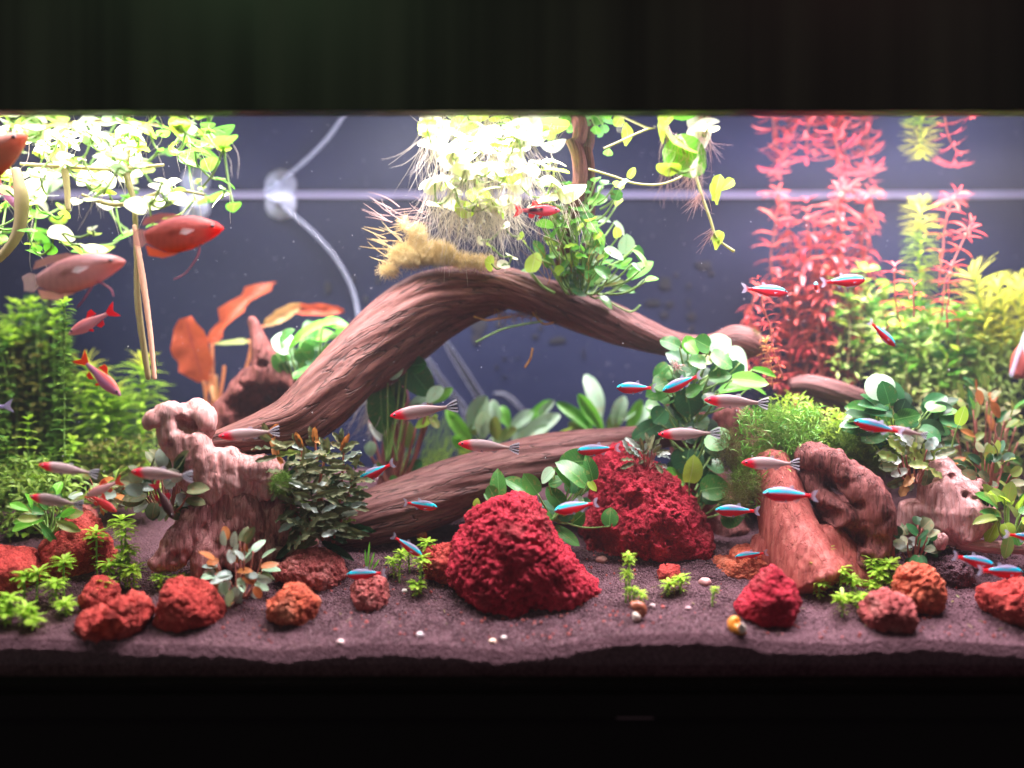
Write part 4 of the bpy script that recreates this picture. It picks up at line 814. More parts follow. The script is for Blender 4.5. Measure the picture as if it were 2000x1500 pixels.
# dense fine-leaved stems at the left edge
r = random.Random(3)
for k in range(34):
    x = -15+k*4.4+r.uniform(-5, 5); top = 590+r.uniform(-15, 90)+(max(0, x-80)*.7); y = r.uniform(.24, .32)
    pts = [(x+r.uniform(-14, 14), 1085), (x+r.uniform(-16, 16), 900), (x+r.uniform(-18, 18), 760), (x+r.uniform(-16, 16), top)]
    stem_plant('fine-leaved green stem in the dense thicket at the left edge', 'stem plant', pts, 26, 26, 15, 4, r.choice([F_GREEN, F_GREEN, F_BROWN]), y, 'fine-leaved stems of the left thicket', .35, top=14, topmat=F_LIME if r.random() < .7 else F_GREEN, sr=.0013, prof='round', seg=3, jit=.5)
stem_plant('lone fine-leaved stem beside the black pipe', 'stem plant', [(128, 900), (126, 760), (124, 650), (126, 590)], 26, 22, 10, 4, F_GREEN, .17, None, .35, top=8, topmat=F_LIME, prof='round')
# pale green whorled stems
for pts, y, lb in (([(160, 930), (165, 820), (168, 760), (170, 715)], .27, 'leftmost pale green stem of the feathery group'), ([(205, 930), (200, 860), (198, 800), (192, 745)], .25, 'pale green feathery stem under the red-finned fish'),
                 ([(238, 930), (232, 860), (226, 800), (222, 770)], .29, 'short pale green feathery stem between its taller neighbours'), ([(282, 930), (280, 850), (280, 780), (278, 708)], .26, 'tall pale green feathery stem beside the dark backdrop')):
    stem_plant(lb, 'stem plant', pts, 22, 56, 14, 8, F_LIME, y, None, .45, sr=.0017, droop=.5, top=14, topmat=F_YEL)
for k in range(6):
    x = 175+k*24; stem_plant('%s brownish stem in the shade behind the feathery group' % ['leftmost', 'second', 'third', 'fourth', 'fifth', 'rightmost'][k], 'stem plant', [(x, 1000), (x+6, 930), (x+4, 860+r.uniform(-20, 20))], 12, 34, 8, 5, F_BROWN, .21, 'brown stems behind the feathery group', .4)
# red stem plants
RS = [(1500, 760, 1480, 560, 16), (1480, 740, 1470, 620, 10), (1530, 770, 1520, 400, 26), (1560, 780, 1555, 470, 24), (1585, 780, 1590, 430, 26), (1610, 780, 1640, 372, 32), (1640, 780, 1656, 366, 34), (1570, 780, 1600, 520, 20),
      (1630, 790, 1690, 385, 28), (1545, 780, 1535, 520, 20), (1655, 790, 1640, 520, 20), (1600, 790, 1575, 395, 26), (1600, 780, 1648, 362, 32), (1540, 780, 1520, 372, 32), (1625, 790, 1700, 372, 32), (1600, 790, 1650, 470, 22), (1560, 790, 1575, 500, 22), (1520, 770, 1505, 640, 10), (1560, 780, 1550, 640, 12), (1600, 780, 1610, 620, 12)]
for k, (x0, y0, x1, y1, nd) in enumerate(RS):
    y = .27+.011*(k % 5)-.01
    stem_plant('red narrow-leaved stem in the tall red stand', 'stem plant', [(x0, y0), ((x0*2+x1)/3+r.uniform(-26, 26), (y0*2+y1)/3), ((x0+2*x1)/3+r.uniform(-22, 22), (y0+2*y1)/3), (x1, y1)], int(nd*.72), r.uniform(32, 50), r.uniform(12, 18), 4, F_RED if k % 3 else F_DEEPRED, y,
               'red stems of the tall stand', r.uniform(.05, .5), jit=.6, stemm=STEM_R, droop=.6, top=4*max(2, int(nd*.3)), topmat=F_PINK)
stem_plant('bare orange stem of tiny leaves at the edge of the red stand', 'stem plant', [(1530, 740), (1512, 690), (1505, 640), (1490, 590), (1480, 545)], 16, 26, 9, 3, F_RED, .17, None, .3, stemm=STEM_R, droop=.7)
stem_plant('small golden-orange sprig beside the knob of the arch', 'stem plant', [(1510, 760), (1508, 720), (1500, 690), (1495, 665)], 12, 20, 7, 4, leaf_mat('foliage_gold', (.55, .22, .08), (.70, .45, .14), None, .4), .165, None, .5, stemm=STEM_R)
# sprigs right of the stand
stem_plant('fluffy pale yellow-green stem top under the waterline', 'stem plant', [(1790, 640), (1795, 560), (1798, 480), (1798, 400)], 24, 42, 6.5, 12, F_LIME, .27, None, .35, droop=.4, top=70, topmat=F_YEL, sr=.0014)
for pts, y, lb in (([(1840, 620), (1850, 540), (1880, 470), (1895, 440)], .22, 'red sprig leaning toward the yellow spiky plant'), ([(1835, 560), (1842, 480), (1850, 420), (1868, 380)], .24, 'tall red sprig behind the fluffy yellow-green top'),
                 ([(1760, 640), (1750, 580), (1748, 520)], .20, 'short red sprig above the green bush'), ([(1850, 640), (1852, 580), (1858, 520)], .19, 'red rosette sprig between the bush and the yellow plant'), ([(1785, 620), (1785, 560)], .17, 'tiny pink-tipped sprig in front of the fluffy top')):
    stem_plant(lb, 'stem plant', pts, 8 if len(pts) > 2 else 4, 38, 10, 5, F_RED, y, None, .35, stemm=STEM_R, droop=.5, top=15 if len(pts) > 2 else 8, topmat=F_PINK)
# spiky yellow plant and green bush on the right
for k, (x, yb, xt, yt) in enumerate(((1930, 680, 1900, 540), (1960, 690, 1950, 560), (1985, 690, 1990, 560), (2010, 690, 2020, 570), (1940, 690, 1925, 600))):
    stem_plant(['spiky yellow-green stem furthest left of the five at the right edge', 'second spiky yellow-green stem from the left', 'tall spiky yellow-green stem cut by the right edge', 'spiky yellow-green stem mostly out of view at the right edge', 'shorter spiky yellow-green stem nestled before the others'][k], 'stem plant', [(x, yb), ((x+xt)/2+4, (yb+yt)/2), (xt, yt)], 14, 62, 10, 8, F_YEL, .25+.012*k, 'spiky yellow-green stems at the right edge', .5, droop=.3, sr=.0016)
GB = [(1655, 720, 1650, 560), (1680, 720, 1690, 530), (1700, 740, 1705, 600), (1725, 740, 1730, 570), (1745, 760, 1745, 620), (1775, 770, 1765, 640), (1800, 770, 1795, 610), (1815, 770, 1820, 630), (1840, 780, 1835, 610), (1855, 780, 1860, 640), (1880, 780, 1872, 600),
      (1900, 780, 1895, 630), (1925, 780, 1930, 610), (1940, 780, 1950, 650), (1790, 760, 1780, 690), (1870, 780, 1850, 690), (1670, 740, 1668, 650), (1720, 760, 1715, 660), (1830, 780, 1810, 680), (1905, 790, 1910, 690)]
for k, (x0, y0, x1, y1) in enumerate(GB):
    y = .25+.014*(k % 5)
    o = thing('stem_plant', 'green stem with small paddle leaves in the bright bush', 'stem plant', P(x0, y0, y), 'green stems of the bright bush')
    C = spline(np.array([P(x0, y0, y)[:], P((x0+x1)/2+r.uniform(-8, 8), (y0+y1)/2, y)[:], P(x1, y1, y)[:]]), 7)
    child('stem', *tube(C, .0012, 6), STEM_T, o)
    for i in range(2, 7):
        off = r.uniform(0, 3.14)
        for j in range(4 if i > 4 else 3):
            a_ = off+j*6.28/(4 if i > 4 else 3)+r.uniform(-.3, .3); l_ = r.uniform(26, 40)*S(y); d = Vector((math.cos(a_), math.sin(a_)*.8, r.uniform(-.05, .7)))*l_
            leaf(o, 'spoon', LIME if r.random() < .18+.10*(i > 4) else BRIGHT if r.random() < .45 else GREEN if r.random() < .8 else OLIVE, C[i], Vector(C[i])+d, r.uniform(17, 25)*S(y), r.uniform(.1, .5))
# --- moss mound
def hair_mass(name, label, cat, blobs, n, ln, wd, mat, curl=1.2, seg=5, kind=None, out=.8, grav=0):
    B, D = [], []
    tot = sum(b[3]*b[4] for b in blobs)
    for (cx, cy, y, rx, ry, rz) in blobs:
        k = int(n*rx*ry/tot) if True else 0
        v = rng.normal(size=(k, 3)); v /= np.linalg.norm(v, axis=1)[:, None]; rad = rng.random(k)**.35
        c = np.array(P(cx, cy, y)); s = S(y)
        B.append(c+v*np.stack([np.full(k, rx*s), np.full(k, rz), np.full(k, ry*s)], 1)*rad[:, None]*.8); D.append(v*out+rng.normal(size=(k, 3))*.7+np.array([0, 0, .25]))
    B = np.concatenate(B); D = np.concatenate(D); k = len(B)
    V, F, a = strands(B, D, rng.uniform(.6, 1.3, k)*ln, wd, seg, curl, grav)
    c = V.mean(0); o = link(name, mesh(name, V-c, F, mat, attrs={'rnd': ('FLOAT', a)}), loc=c, kind=kind); return tag(o, label, cat)
hair_mass('moss_clump', 'green feathery moss clump above the blurred trunk', 'moss', [(1500, 830, .15, 62, 46, .03), (1480, 900, .14, 44, 44, .025), (1540, 880, .15, 48, 50, .03), (1570, 830, .17, 50, 44, .03), (1450, 940, .13, 30, 30, .02), (1600, 860, .18, 60, 30, .03), (1500, 960, .15, 40, 22, .02)],
          5200, .013, .0007, F_MOSS)
V, F, a = blades(np.concatenate([PP(rn(900, 1440, 1600), rn(900, 795, 905), rn(900, .12, .16)), PP(rn(260, 1470, 1540), rn(260, 900, 1000), rn(260, .11, .15))]), rng.normal(size=(1160, 3))+[0, -.3, .5], rng.normal(size=(1160, 3))+[0, -.6, .3], rn(1160, .006, .013), .0018, 4, .5, .1, 'lance')
fuzz('liverwort', 'small bright green branching leaves over the moss clump', 'ground cover', V, F, a, leaf_mat('liverwort_green', (.06, .26, .03), (.20, .42, .06), None, .3), kind='stuff')
hair_mass('moss_clump', 'brownish green moss strands below the green clump', 'moss', [(1440, 975, .12, 34, 40, .02), (1420, 880, .14, 30, 50, .02), (1465, 950, .12, 26, 30, .015)], 1900, .010, .0006, F_BROWN)
hair_mass('moss_clump', 'soft green carpet on the rise behind the hollow root', 'moss', [(1650, 860, .17, 60, 40, .03), (1720, 890, .18, 60, 40, .03), (1620, 900, .17, 40, 30, .03), (1700, 850, .2, 60, 30, .03)], 3600, .014, .001, F_MOSS, .8)
hair_mass('moss_clump', 'cream-yellow moss tuft on the crown of the arch', 'moss', [(800, 500, .17, 48, 26, .02), (850, 495, .17, 50, 26, .02), (760, 528, .17, 20, 12, .012), (900, 510, .17, 44, 12, .014), (815, 462, .17, 20, 26, .014), (790, 440, .17, 9, 12, .01), (940, 512, .17, 30, 12, .012)],
          6500, .0095, .0006, F_CREAM, 1.4, out=1.1)
V, F, a = strands(PP(rn(26, 750, 800), rn(26, 440, 530), rn(26, .15, .17)), np.stack([rn(26, -1.2, -.3), rn(26, -.2, .1), rn(26, -.35, .7)], 1), rn(26, .015, .035), .0013, 6, .2)
fuzz('moss_sprigs', 'pale stiff sprigs sticking out of the cream moss', 'moss', V, F, a, F_CREAM)
hair_mass('moss_clump', 'small green moss cushion on the pale driftwood by the dark bush', 'moss', [(550, 945, .085, 22, 24, .012)], 900, .008, .0006, F_MOSS)
hair_mass('moss_clump', 'thin moss on the far end of the arch knob', 'moss', [(1474, 655, .21, 9, 12, .008)], 160, .006, .0005, F_BROWN)
# hairgrass
V, F, a = strands(PP(rn(90, 775, 880), rn(90, 930, 945), rn(90, .26, .31)), np.stack([rn(90, -.2, .9), rn(90, -.3, .2), rn(90, .7, 1.2)], 1), rn(90, .045, .10), .0011, 10, .35, grav=-.9)
fuzz('hair_grass', 'thin arching grass blades between the arch and the log', 'grass', V, F, a, F_LIME, kind='stuff')
V, F, a = strands(PP(rn(40, 700, 770), rn(40, 780, 800), rn(40, .2, .24)), np.stack([rn(40, -.6, .3), rn(40, -.3, .2), rn(40, -1.2, -.3)], 1), rn(40, .02, .06), .0009, 8, .9)
fuzz('root_strands', 'tangled pale roots hanging behind the big dark leaves', 'roots', V, F, a, ROOT_W, kind='stuff')
# orange roots below the arch
V, F, a = strands(PP(rn(110, 960, 1070), rn(110, 603, 618), rn(110, .19, .215)), np.stack([rn(110, -1, 1), rn(110, -.3, .2), rn(110, -.9, .1)], 1), rn(110, .008, .022), .0008, 6, 1.2)
fuzz('root_strands', 'orange root tuft dangling from the underside of the arch', 'roots', V, F, a, ROOT_O, kind='stuff')
for pts, lb in (([(925, 618), (950, 625), (975, 622), (1000, 618)], 'thick orange root reaching left under the arch'), ([(930, 668), (955, 655), (985, 642), (1030, 632), (1060, 628)], 'thin yellow-green root slanting below the arch'), ([(1040, 610), (1060, 632), (1082, 630)], 'yellow root tip curling below the arch'),
                ([(1040, 680), (1036, 700), (1025, 718)], 'tiny yellow root tip hanging free below the arch'), ([(1190, 590), (1225, 608), (1240, 606), (1250, 596)], 'pale green root tip on the slope of the arch')):
    V, F = tube([P(a_, b_, .19) for a_, b_ in pts], .0011, 6); c = V.mean(0)
    tag(link('root', mesh('root', V-c, F, ROOT_O if 'green' not in lb else STEM_G), loc=c), lb, 'root')
# --- floating plants with white roots at the surface
def floaters(label, spots, y0, y1, mats, wd, root_n, seed, rootlen=(.03, .08), rootmat=ROOT_W, cat='floating plant', vert=False):
    r = random.Random(seed); cx = sum(s[0] for s in spots)/len(spots); cy = sum(s[1] for s in spots)/len(spots)
    o = thing('floating_plant', label, cat, P(cx, cy, (y0+y1)/2)); RB = []
    pts = []
    for (x, y, w_, ml) in spots:
        yd = r.uniform(y0, y1)
        lim = HS-.002; p = P(x, y, yd)
        if p.z > lim: yd = max(.004, lim*FPX/(750-y)-CAM_D); p = P(x, y, yd)
        a = r.uniform(0, 6.28); d = Vector((math.cos(a), math.sin(a)*.8, r.uniform(-.35, .3)))*w_*S(yd)*.5
        leaf(o, 'round', mats[ml], p-d, p+d, w_*S(yd)*.95, .0 if not vert else .7, roll=r.uniform(-.5, .5)); pts.append(p)
        RB.append(p)
    m = MB()
    for k in range(len(pts)):
        q = min((p for p in pts if p is not pts[k]), key=lambda p: (p-pts[k]).length+r.uniform(0, .03)); m.add(*tube([pts[k], (pts[k]+q)/2+Vector((0, 0, -.006)), q], .0011, 6, 8))
    child('runners', *m.get(), STEM_G, o, kind='stuff')
    if root_n:
        B = np.array([RB[r.randrange(len(RB))][:] for _ in range(root_n)])+rng.normal(size=(root_n, 3))*.003
        V, F, a = strands(B, np.stack([rn(root_n, -.5, .5), rn(root_n, -.4, .3), rn(root_n, -1.3, -.5)], 1), rn(root_n, *rootlen), .0006, 8, .55, grav=-.2)
        child('roots', V, F, rootmat, o, attrs={'rnd': ('FLOAT', a)}, kind='stuff')
    return o
r = random.Random(12); FM = {'w': OVERLIT, 'l': LIME, 'b': BRIGHT, 'o': OLIVE, 'p': PALE}
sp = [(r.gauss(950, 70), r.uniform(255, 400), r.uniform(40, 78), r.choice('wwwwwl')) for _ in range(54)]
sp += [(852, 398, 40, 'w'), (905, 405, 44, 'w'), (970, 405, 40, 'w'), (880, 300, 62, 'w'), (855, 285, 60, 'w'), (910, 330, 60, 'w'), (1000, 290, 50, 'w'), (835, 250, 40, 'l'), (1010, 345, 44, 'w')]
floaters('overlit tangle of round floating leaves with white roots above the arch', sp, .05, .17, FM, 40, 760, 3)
o = thing('floating_plant', 'yellow-green lobed leaf facing the viewer among the white roots', 'leaf', P(910, 408, .10)); leaf(o, 'round', LIME, P(900, 425, .10), P(915, 388, .10), 42*S(.1), 1.0, roll=.3)
V, F, a = strands(PP(rn(160, 860, 1010), rn(160, 400, 440), rn(160, .10, .17)), np.stack([rn(160, -.9, .9), rn(160, -.3, .3), rn(160, -1, -.2)], 1), rn(160, .02, .06), .0007, 8, .7)
fuzz('root_strands', 'fine white root hairs trailing onto the arch', 'roots', V, F, a, ROOT_W, kind='stuff')
V, F, a = strands(PP(rn(22, 755, 850), rn(22, 400, 440), rn(22, .13, .17)), np.stack([rn(22, -1.2, -.5), rn(22, -.2, .1), rn(22, -.2, .7)], 1), rn(22, .02, .045), .0009, 8, .3)
fuzz('root_strands', 'pink root hairs reaching left over the cream moss', 'roots', V, F, a, ROOT_PK, kind='stuff')
sp = [(960, 480, 26, 'l'), (985, 440, 24, 'w'), (1000, 500, 30, 'w'), (960, 515, 34, 'l'), (1015, 460, 22, 'l'), (985, 515, 30, 'w'), (940, 470, 22, 'w')]
floaters('small pale leaves on thin stalks rising from the arch crown', sp, .14, .16, FM, 24, 0, 4, vert=True, cat='aquatic plant')
# top right pennywort
floaters('big lime leaves of a pennywort hanging at the surface on the right', [(1330, 268, 96, 'l'), (1340, 300, 92, 'b'), (1372, 262, 60, 'w'), (1305, 325, 52, 'l'), (1362, 325, 46, 'w'), (1382, 250, 50, 'w'), (1300, 255, 50, 'l')], .02, .06, FM, 60, 120, 5, (.02, .045), ROOT_PK, vert=True)
o = thing('pennywort_runner', 'pale runner hanging down with small folded lime leaves', 'aquatic plant', P(1365, 330, .08))
m = MB(); m.add(*tube([P(x, y, .08) for x, y in ((1355, 330), (1372, 385), (1388, 430), (1398, 462), (1415, 478), (1434, 491))], [.0016, .0016, .0014, .0013, .0012, .0016], 7)); m.add(*tube([P(x, y, .09) for x, y in ((1150, 330), (1200, 345), (1240, 358), (1290, 360), (1330, 345), (1350, 325))], .0012, 7))
m.add(*tube([P(x, y, .06) for x, y in ((1180, 290), (1220, 272), (1265, 252), (1290, 248))], .0011, 7)); child('runners', *m.get(), leaf_mat('runner_pale', (.50, .52, .22), (.62, .60, .32), None, .3), o)
for q in ((1400, 400, 1398, 352, 24, 'l'), (1408, 372, 1434, 350, 22, 'l'), (1392, 392, 1408, 340, 24, 'l'), (1398, 488, 1404, 446, 24, 'l'), (1392, 470, 1410, 452, 18, 'l'), (1228, 348, 1240, 326, 16, 'l'), (1226, 350, 1206, 364, 10, 'p'), (1222, 285, 1228, 250, 24, 'l'), (1222, 262, 1208, 244, 22, 'w'), (1190, 290, 1186, 304, 20, 'b')):
    leaf(o, 'ovate' if q[4] < 20 else 'spoon', MN[q[5]], P(q[0], q[1], .08), P(q[2], q[3], .078), q[4]*S(.08), .8)
B = np.concatenate([PP(rn(16, 1388, 1396), rn(16, 445, 460), rn(16, .078, .08)), PP(rn(30, 1360, 1376), rn(30, 370, 392), rn(30, .078, .08)), PP(rn(24, 1340, 1365), rn(24, 330, 350), rn(24, .06, .08))])
V, F, a = strands(B, np.stack([rn(70, -1.0, .3), rn(70, -.2, .2), rn(70, -1.2, -.2)], 1), rn(70, .010, .028), .0007, 6, .4); child('roots', V, F, ROOT_PK, o, attrs={'rnd': ('FLOAT', a)}, kind='stuff')
# top left mass
r = random.Random(21); sp = []
for _ in range(150):
    x, y = r.uniform(-20, 450), r.uniform(240, 495)
    if y > 400 and x > 250+r.uniform(0, 80): continue
    if x > 330 and y < 300 and r.random() < .3: continue
    sp.append((x, y, r.choice([r.uniform(14, 34), r.uniform(24, 56)]), r.choice('wlbbl' if x > 300 or y > 400 else 'wwwlbl')))
sp += [(r.gauss(170, 110), r.uniform(245, 400), r.uniform(22, 52), r.choice('wwpw')) for _ in range(60)]
sp += [(410, 385, 60, 'b'), (440, 350, 50, 'b'), (380, 290, 56, 'b'), (350, 260, 50, 'b'), (455, 400, 34, 'b'), (195, 480, 60, 'l'), (160, 490, 40, 'b'), (240, 460, 44, 'b')]
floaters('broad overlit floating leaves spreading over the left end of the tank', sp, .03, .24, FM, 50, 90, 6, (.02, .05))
for pts, rad, mt, lb, y in (([(125, 235), (124, 300), (130, 360), (133, 410)], .0036, STEM_T, 'tan stem hanging among the overlit leaves', .10), ([(255, 260), (246, 330), (262, 400), (266, 500), (270, 600), (290, 740)], .0032, STEM_T, 'long pale stem dropping from the surface', .12),
                         ([(262, 440), (278, 540), (292, 640), (302, 740)], .0030, STEM_PK, 'pinkish stem beside the long pale one', .115), ([(30, 330), (42, 390), (36, 450), (10, 492), (-20, 510)], .0062, STEM_T, 'thick curved olive stem at the left edge', .09),
                         ([(40, 320), (120, 325), (220, 330), (320, 322)], .0022, STEM_T, 'thin level runner between the overlit leaves', .12), ([(160, 380), (230, 400), (330, 372), (400, 380)], .0020, STEM_T, 'thin runner below the level one', .14)):
    V, F = tube([P(a_, b_, y) for a_, b_ in pts], [rad*(.75+.35*((i_*5) % 3)/2) for i_ in range(len(pts))], 12, 60); V = V+rng.normal(size=V.shape)*.00012; c = V.mean(0); tag(link('hanging_runner', mesh('hanging_runner', V-c, F, mt), loc=c), lb, 'stem')
# --- foreground sprouts
def sprout(label, spots, y=None, mat=F_LIME, r_=16, stem=STEM_G, group=None):
    g = None; r_ *= 1.25
    for k, (x, yt, yb) in enumerate(spots):
        p = G(x, yb) if y is None else P(x, yb, y); s = S(p.y); t_ = P(x+random.uniform(-4, 4), yt, p.y)
        if g is None: o = thing('sprout', label, 'sprout', p, group); g = o; m = MB(); BB = []; DD = []; LL = []
        m.add(*tube([p, (p+t_)/2+Vector((random.uniform(-2, 2)*s, 0, 0)), t_], .0011, 6, 8))
        for q in (.3, .5, .68, .84, .93, 1.0):
            c = np.array(p+(t_-p)*q); n = 16 if q > .9 else 6
            for j in range(n): a_ = j*6.28/n+q*3+rng.normal()*.2; BB.append(c); DD.append([math.cos(a_), math.sin(a_), (.15 if q < .95 else .9*rng.random())+rng.normal()*.15]); LL.append(r_*s*rng.uniform(.8, 1.15)*(.95 if q > .8 else .6))
    child('stems', *m.get(), stem, g, kind='stuff')
    BB, DD, LL = np.array(BB), np.array(DD), np.array(LL); V, F, a = blades(BB, DD, np.tile([0, 0, 1.0], (len(BB), 1))-.4*DD, LL, LL*.48, 3, .35, .1, 'paddle')
    child('leaf_whorls', V, F, mat, g, attrs={'rnd': ('FLOAT', a)}, kind='stuff'); return g
sprout('lime sprout with a whorled top beside the round red rock', [(822, 1090, 1160), (832, 1060, 1125), (812, 1140, 1165)], r_=18)
sprout('thin lime sprout left of the whorled one', [(780, 1080, 1140), (800, 1075, 1120), (770, 1095, 1130)], r_=14)
V, F, a = blades(PP([718, 722, 716, 728], [1112]*4, [.075, .078, .08, .077]), np.array([[.05, 0, 1], [.25, 0, 1], [-.1, 0, 1], [.5, 0, .8]]), np.array([[0, -1, .1]]*4), np.array([.028, .018, .02, .012]), .0035, 5, .2); fuzz('grass_blade', 'two upright bright green grass blades beside a striped fish', 'grass', V, F, a, BRIGHT)
sprout('lime sprout growing right above the dark snail', [(1230, 1085, 1175), (1222, 1118, 1178), (1240, 1150, 1185), (1250, 1158, 1190)], r_=13)
sprout('low lime tuft on spidery roots right of the dark snail', [(1330, 1128, 1160), (1303, 1140, 1165)], r_=17)
V, F, a = strands(np.concatenate([np.array([G(1320, 1150)[:]]*12)])+[0, 0, .006], np.stack([rn(12, -1, 1), rn(12, -.5, .2), rn(12, -.6, 0)], 1), rn(12, .012, .02), .0009, 4, .3); fuzz('root_strands', 'spidery tan roots under the low lime tuft', 'roots', V, F, a, ROOT_O)
sprout('tiny sprout beside the pointed crimson rock', [(1392, 1150, 1185)], r_=9)
sprout('bright lime cluster in front of the blurred trunk', [(1590, 1105, 1160), (1615, 1075, 1140), (1640, 1110, 1165), (1600, 1135, 1170), (1645, 1165, 1205), (1665, 1130, 1170)], r_=19)
sprout('bright lime cluster above the pink-red knobbly rock', [(1740, 1100, 1160), (1720, 1115, 1165), (1700, 1140, 1170), (1678, 1165, 1190), (1750, 1130, 1165), (1710, 1095, 1150)], r_=19)
sprout('tall lime cluster in front of the salmon rock', [(190, 1040, 1130), (245, 1030, 1150), (252, 1070, 1150), (215, 1100, 1150), (262, 1110, 1160), (232, 1095, 1150), (205, 1140, 1180), (240, 1015, 1120)], r_=22)
sprout('mushroom-like lime sprouts near the left edge', [(125, 1095, 1165), (72, 1118, 1180), (45, 1122, 1185), (110, 1138, 1190), (130, 1178, 1205), (20, 1165, 1215), (48, 1188, 1225), (65, 1208, 1230), (-5, 1180, 1225), (10, 1195, 1225)], r_=21)
sprout('small pair of lime sprouts behind the smooth-faced red rock', [(312, 1124, 1155), (348, 1128, 1150)], r_=17)
V, F, a = strands(PP([1322]*26, [715]*26, [.125]*26), rng.normal(size=(26, 3))+[0, -.5, 0], rn(26, .006, .012), .0012, 4, .8); fuzz('root_strands', 'small white-pink root tuft on the leafy tower', 'roots', V, F, a, ROOT_PK)

BANK = leaf_mat('foliage_pale_bank', (.26, .48, .08), (.56, .70, .24), None, .4, .45)
def bank(label, name, blobs, n, l, w, mat, y0, y1, prof='paddle', group=None):
    tot = sum(b[2]*b[3] for b in blobs); B = []
    for cx, cy, rx, ry in blobs:
        k = int(n*rx*ry/tot); a = rn(k, 0, 6.283); q = np.sqrt(rng.random(k)); B.append(PP(cx+np.cos(a)*q*rx, cy+np.sin(a)*q*ry, rn(k, y0, y1)))
    B = np.concatenate(B); k = len(B); D = rng.normal(size=(k, 3))+[0, -.3, .6]; N = rng.normal(size=(k, 3))*.5+[0, -.5, .7]
    V, F, a = blades(B, D, N, rn(k, .7, 1.2)*l, w, 4, .6, .12, prof); return fuzz(name, label, 'ground cover', V, F, a, mat, kind='stuff')
bank('soft pale green bank of fine stems filling the right end', 'leafy_bank', [(1680, 620, 50, 60), (1760, 680, 80, 80), (1860, 690, 90, 90), (1950, 720, 70, 90), (1660, 700, 40, 50), (1800, 740, 80, 40)], 2300, .013, .0066, BANK, .24, .34)
bank('brownish green undergrowth below the pale bank', 'leafy_undergrowth', [(1900, 850, 110, 90), (1780, 800, 110, 40), (1960, 940, 60, 70), (1700, 830, 90, 40)], 1300, .013, .0055, leaf_mat('foliage_under', (.10, .14, .04), (.32, .30, .10), None, .35, .45), .20, .32)
bank('mossy pale green mat over the rise right of the leafy tower', 'leafy_mat', [(1600, 840, 60, 46), (1690, 850, 80, 40), (1540, 800, 50, 30)], 1000, .009, .003, F_LIME, .15, .19, 'lance')
bank('green leafy mass behind the feathery stems', 'leafy_mass', [(60, 900, 90, 150), (40, 720, 70, 90), (200, 880, 90, 70), (250, 930, 90, 40)], 1700, .012, .0055, F_GREEN, .29, .345)

bank('low green growth at the foot of the left thicket', 'leafy_growth', [(30, 985, 60, 55), (120, 960, 60, 40), (250, 960, 70, 30), (60, 930, 70, 40)], 800, .011, .005, leaf_mat('foliage_low', (.10, .22, .03), (.34, .46, .09), None, .35, .45), .13, .22)
for k, (x, yb, yt) in enumerate(((20, 1060, 860), (55, 1050, 820), (100, 1045, 880), (135, 1020, 860), (-8, 1060, 800), (75, 1060, 930))):
    stem_plant('%s stem in the front row of the left thicket' % ['thin wavy', 'tall yellowing', 'short bushy', 'innermost', 'edge-cropped', 'lowest'][k], 'stem plant', [(x, yb), (x+r.uniform(-8, 8), (yb+yt)/2), (x+r.uniform(-8, 8), yt)], 16, 26, 14, 4, F_LIME if k % 2 else F_GREEN, .17+.006*k, None, .35, prof='round', seg=3)

for px_, py_, dx_ in ((1512, 378, 8), (1655, 372, -6), (1702, 380, 10), (1862, 388, 4)):
    c_ = np.array(P(px_, py_, .285)); n_ = 11; a_ = np.linspace(0, 6.28, n_, endpoint=False)+rng.normal(size=n_)*.2
    V, F, a = blades(np.tile(c_, (n_, 1)), np.stack([np.cos(a_), np.sin(a_)*.8, rn(n_, -.15, .5)], 1), np.tile([0, -.4, 1.0], (n_, 1)), rn(n_, .018, .028), .0085, 5, .4, .15)
    o = fuzz('shoot_rosette', {1512: 'star-shaped pink shoot tip at the near side of the red stand', 1655: 'star-shaped pink shoot tip in the middle of the red stand', 1702: 'star-shaped pink shoot tip on the outer side of the red stand', 1862: 'star-shaped pink shoot tip near the fluffy yellow-green top'}[px_], 'plant shoot', V, F, a, F_PINK)
# ================================================================== HARDWARE
MAT_TUBE = NT('airline'); MAT_TUBE.b.inputs['Base Color'].default_value = (.42, .46, .62, 1); MAT_TUBE.b.inputs['Roughness'].default_value = .15; MAT_TUBE.b.inputs['Specular IOR Level'].default_value = .9
tr = MAT_TUBE.n('ShaderNodeBsdfTransparent'); mx = MAT_TUBE.n('ShaderNodeMixShader'); lw = MAT_TUBE.n('ShaderNodeLayerWeight'); lw.inputs['Blend'].default_value = .5
MAT_TUBE.l(MAT_TUBE.math('ADD', MAT_TUBE.math('MULTIPLY', lw.outputs['Facing'], .6), .32), mx.inputs[0]); MAT_TUBE.l(tr.outputs[0], mx.inputs[1]); MAT_TUBE.l(MAT_TUBE.b.outputs[0], mx.inputs[2]); MAT_TUBE.l(mx.outputs[0], MAT_TUBE.out.inputs[0])
V, F = tube([P(x, y, YB-.012) for x, y in ((516, 381), (560, 410), (603, 446), (640, 484), (666, 520), (688, 565), (699, 612), (702, 660))], .0026, 16, 90); c = V.mean(0)
tag(link('air_tube', mesh('air_tube', V-c, F, MAT_TUBE.m), loc=c), 'clear air tube curving from the waterline down behind the arch', 'tube')
t = NT('cup_rubber'); t.b.inputs['Base Color'].default_value = (.55, .60, .80, 1); t.b.inputs['Roughness'].default_value = .3
tr = t.n('ShaderNodeBsdfTransparent'); mx = t.n('ShaderNodeMixShader'); mx.inputs[0].default_value = .55; t.l(tr.outputs[0], mx.inputs[1]); t.l(t.b.outputs[0], mx.inputs[2]); t.l(mx.outputs[0], t.out.inputs[0])
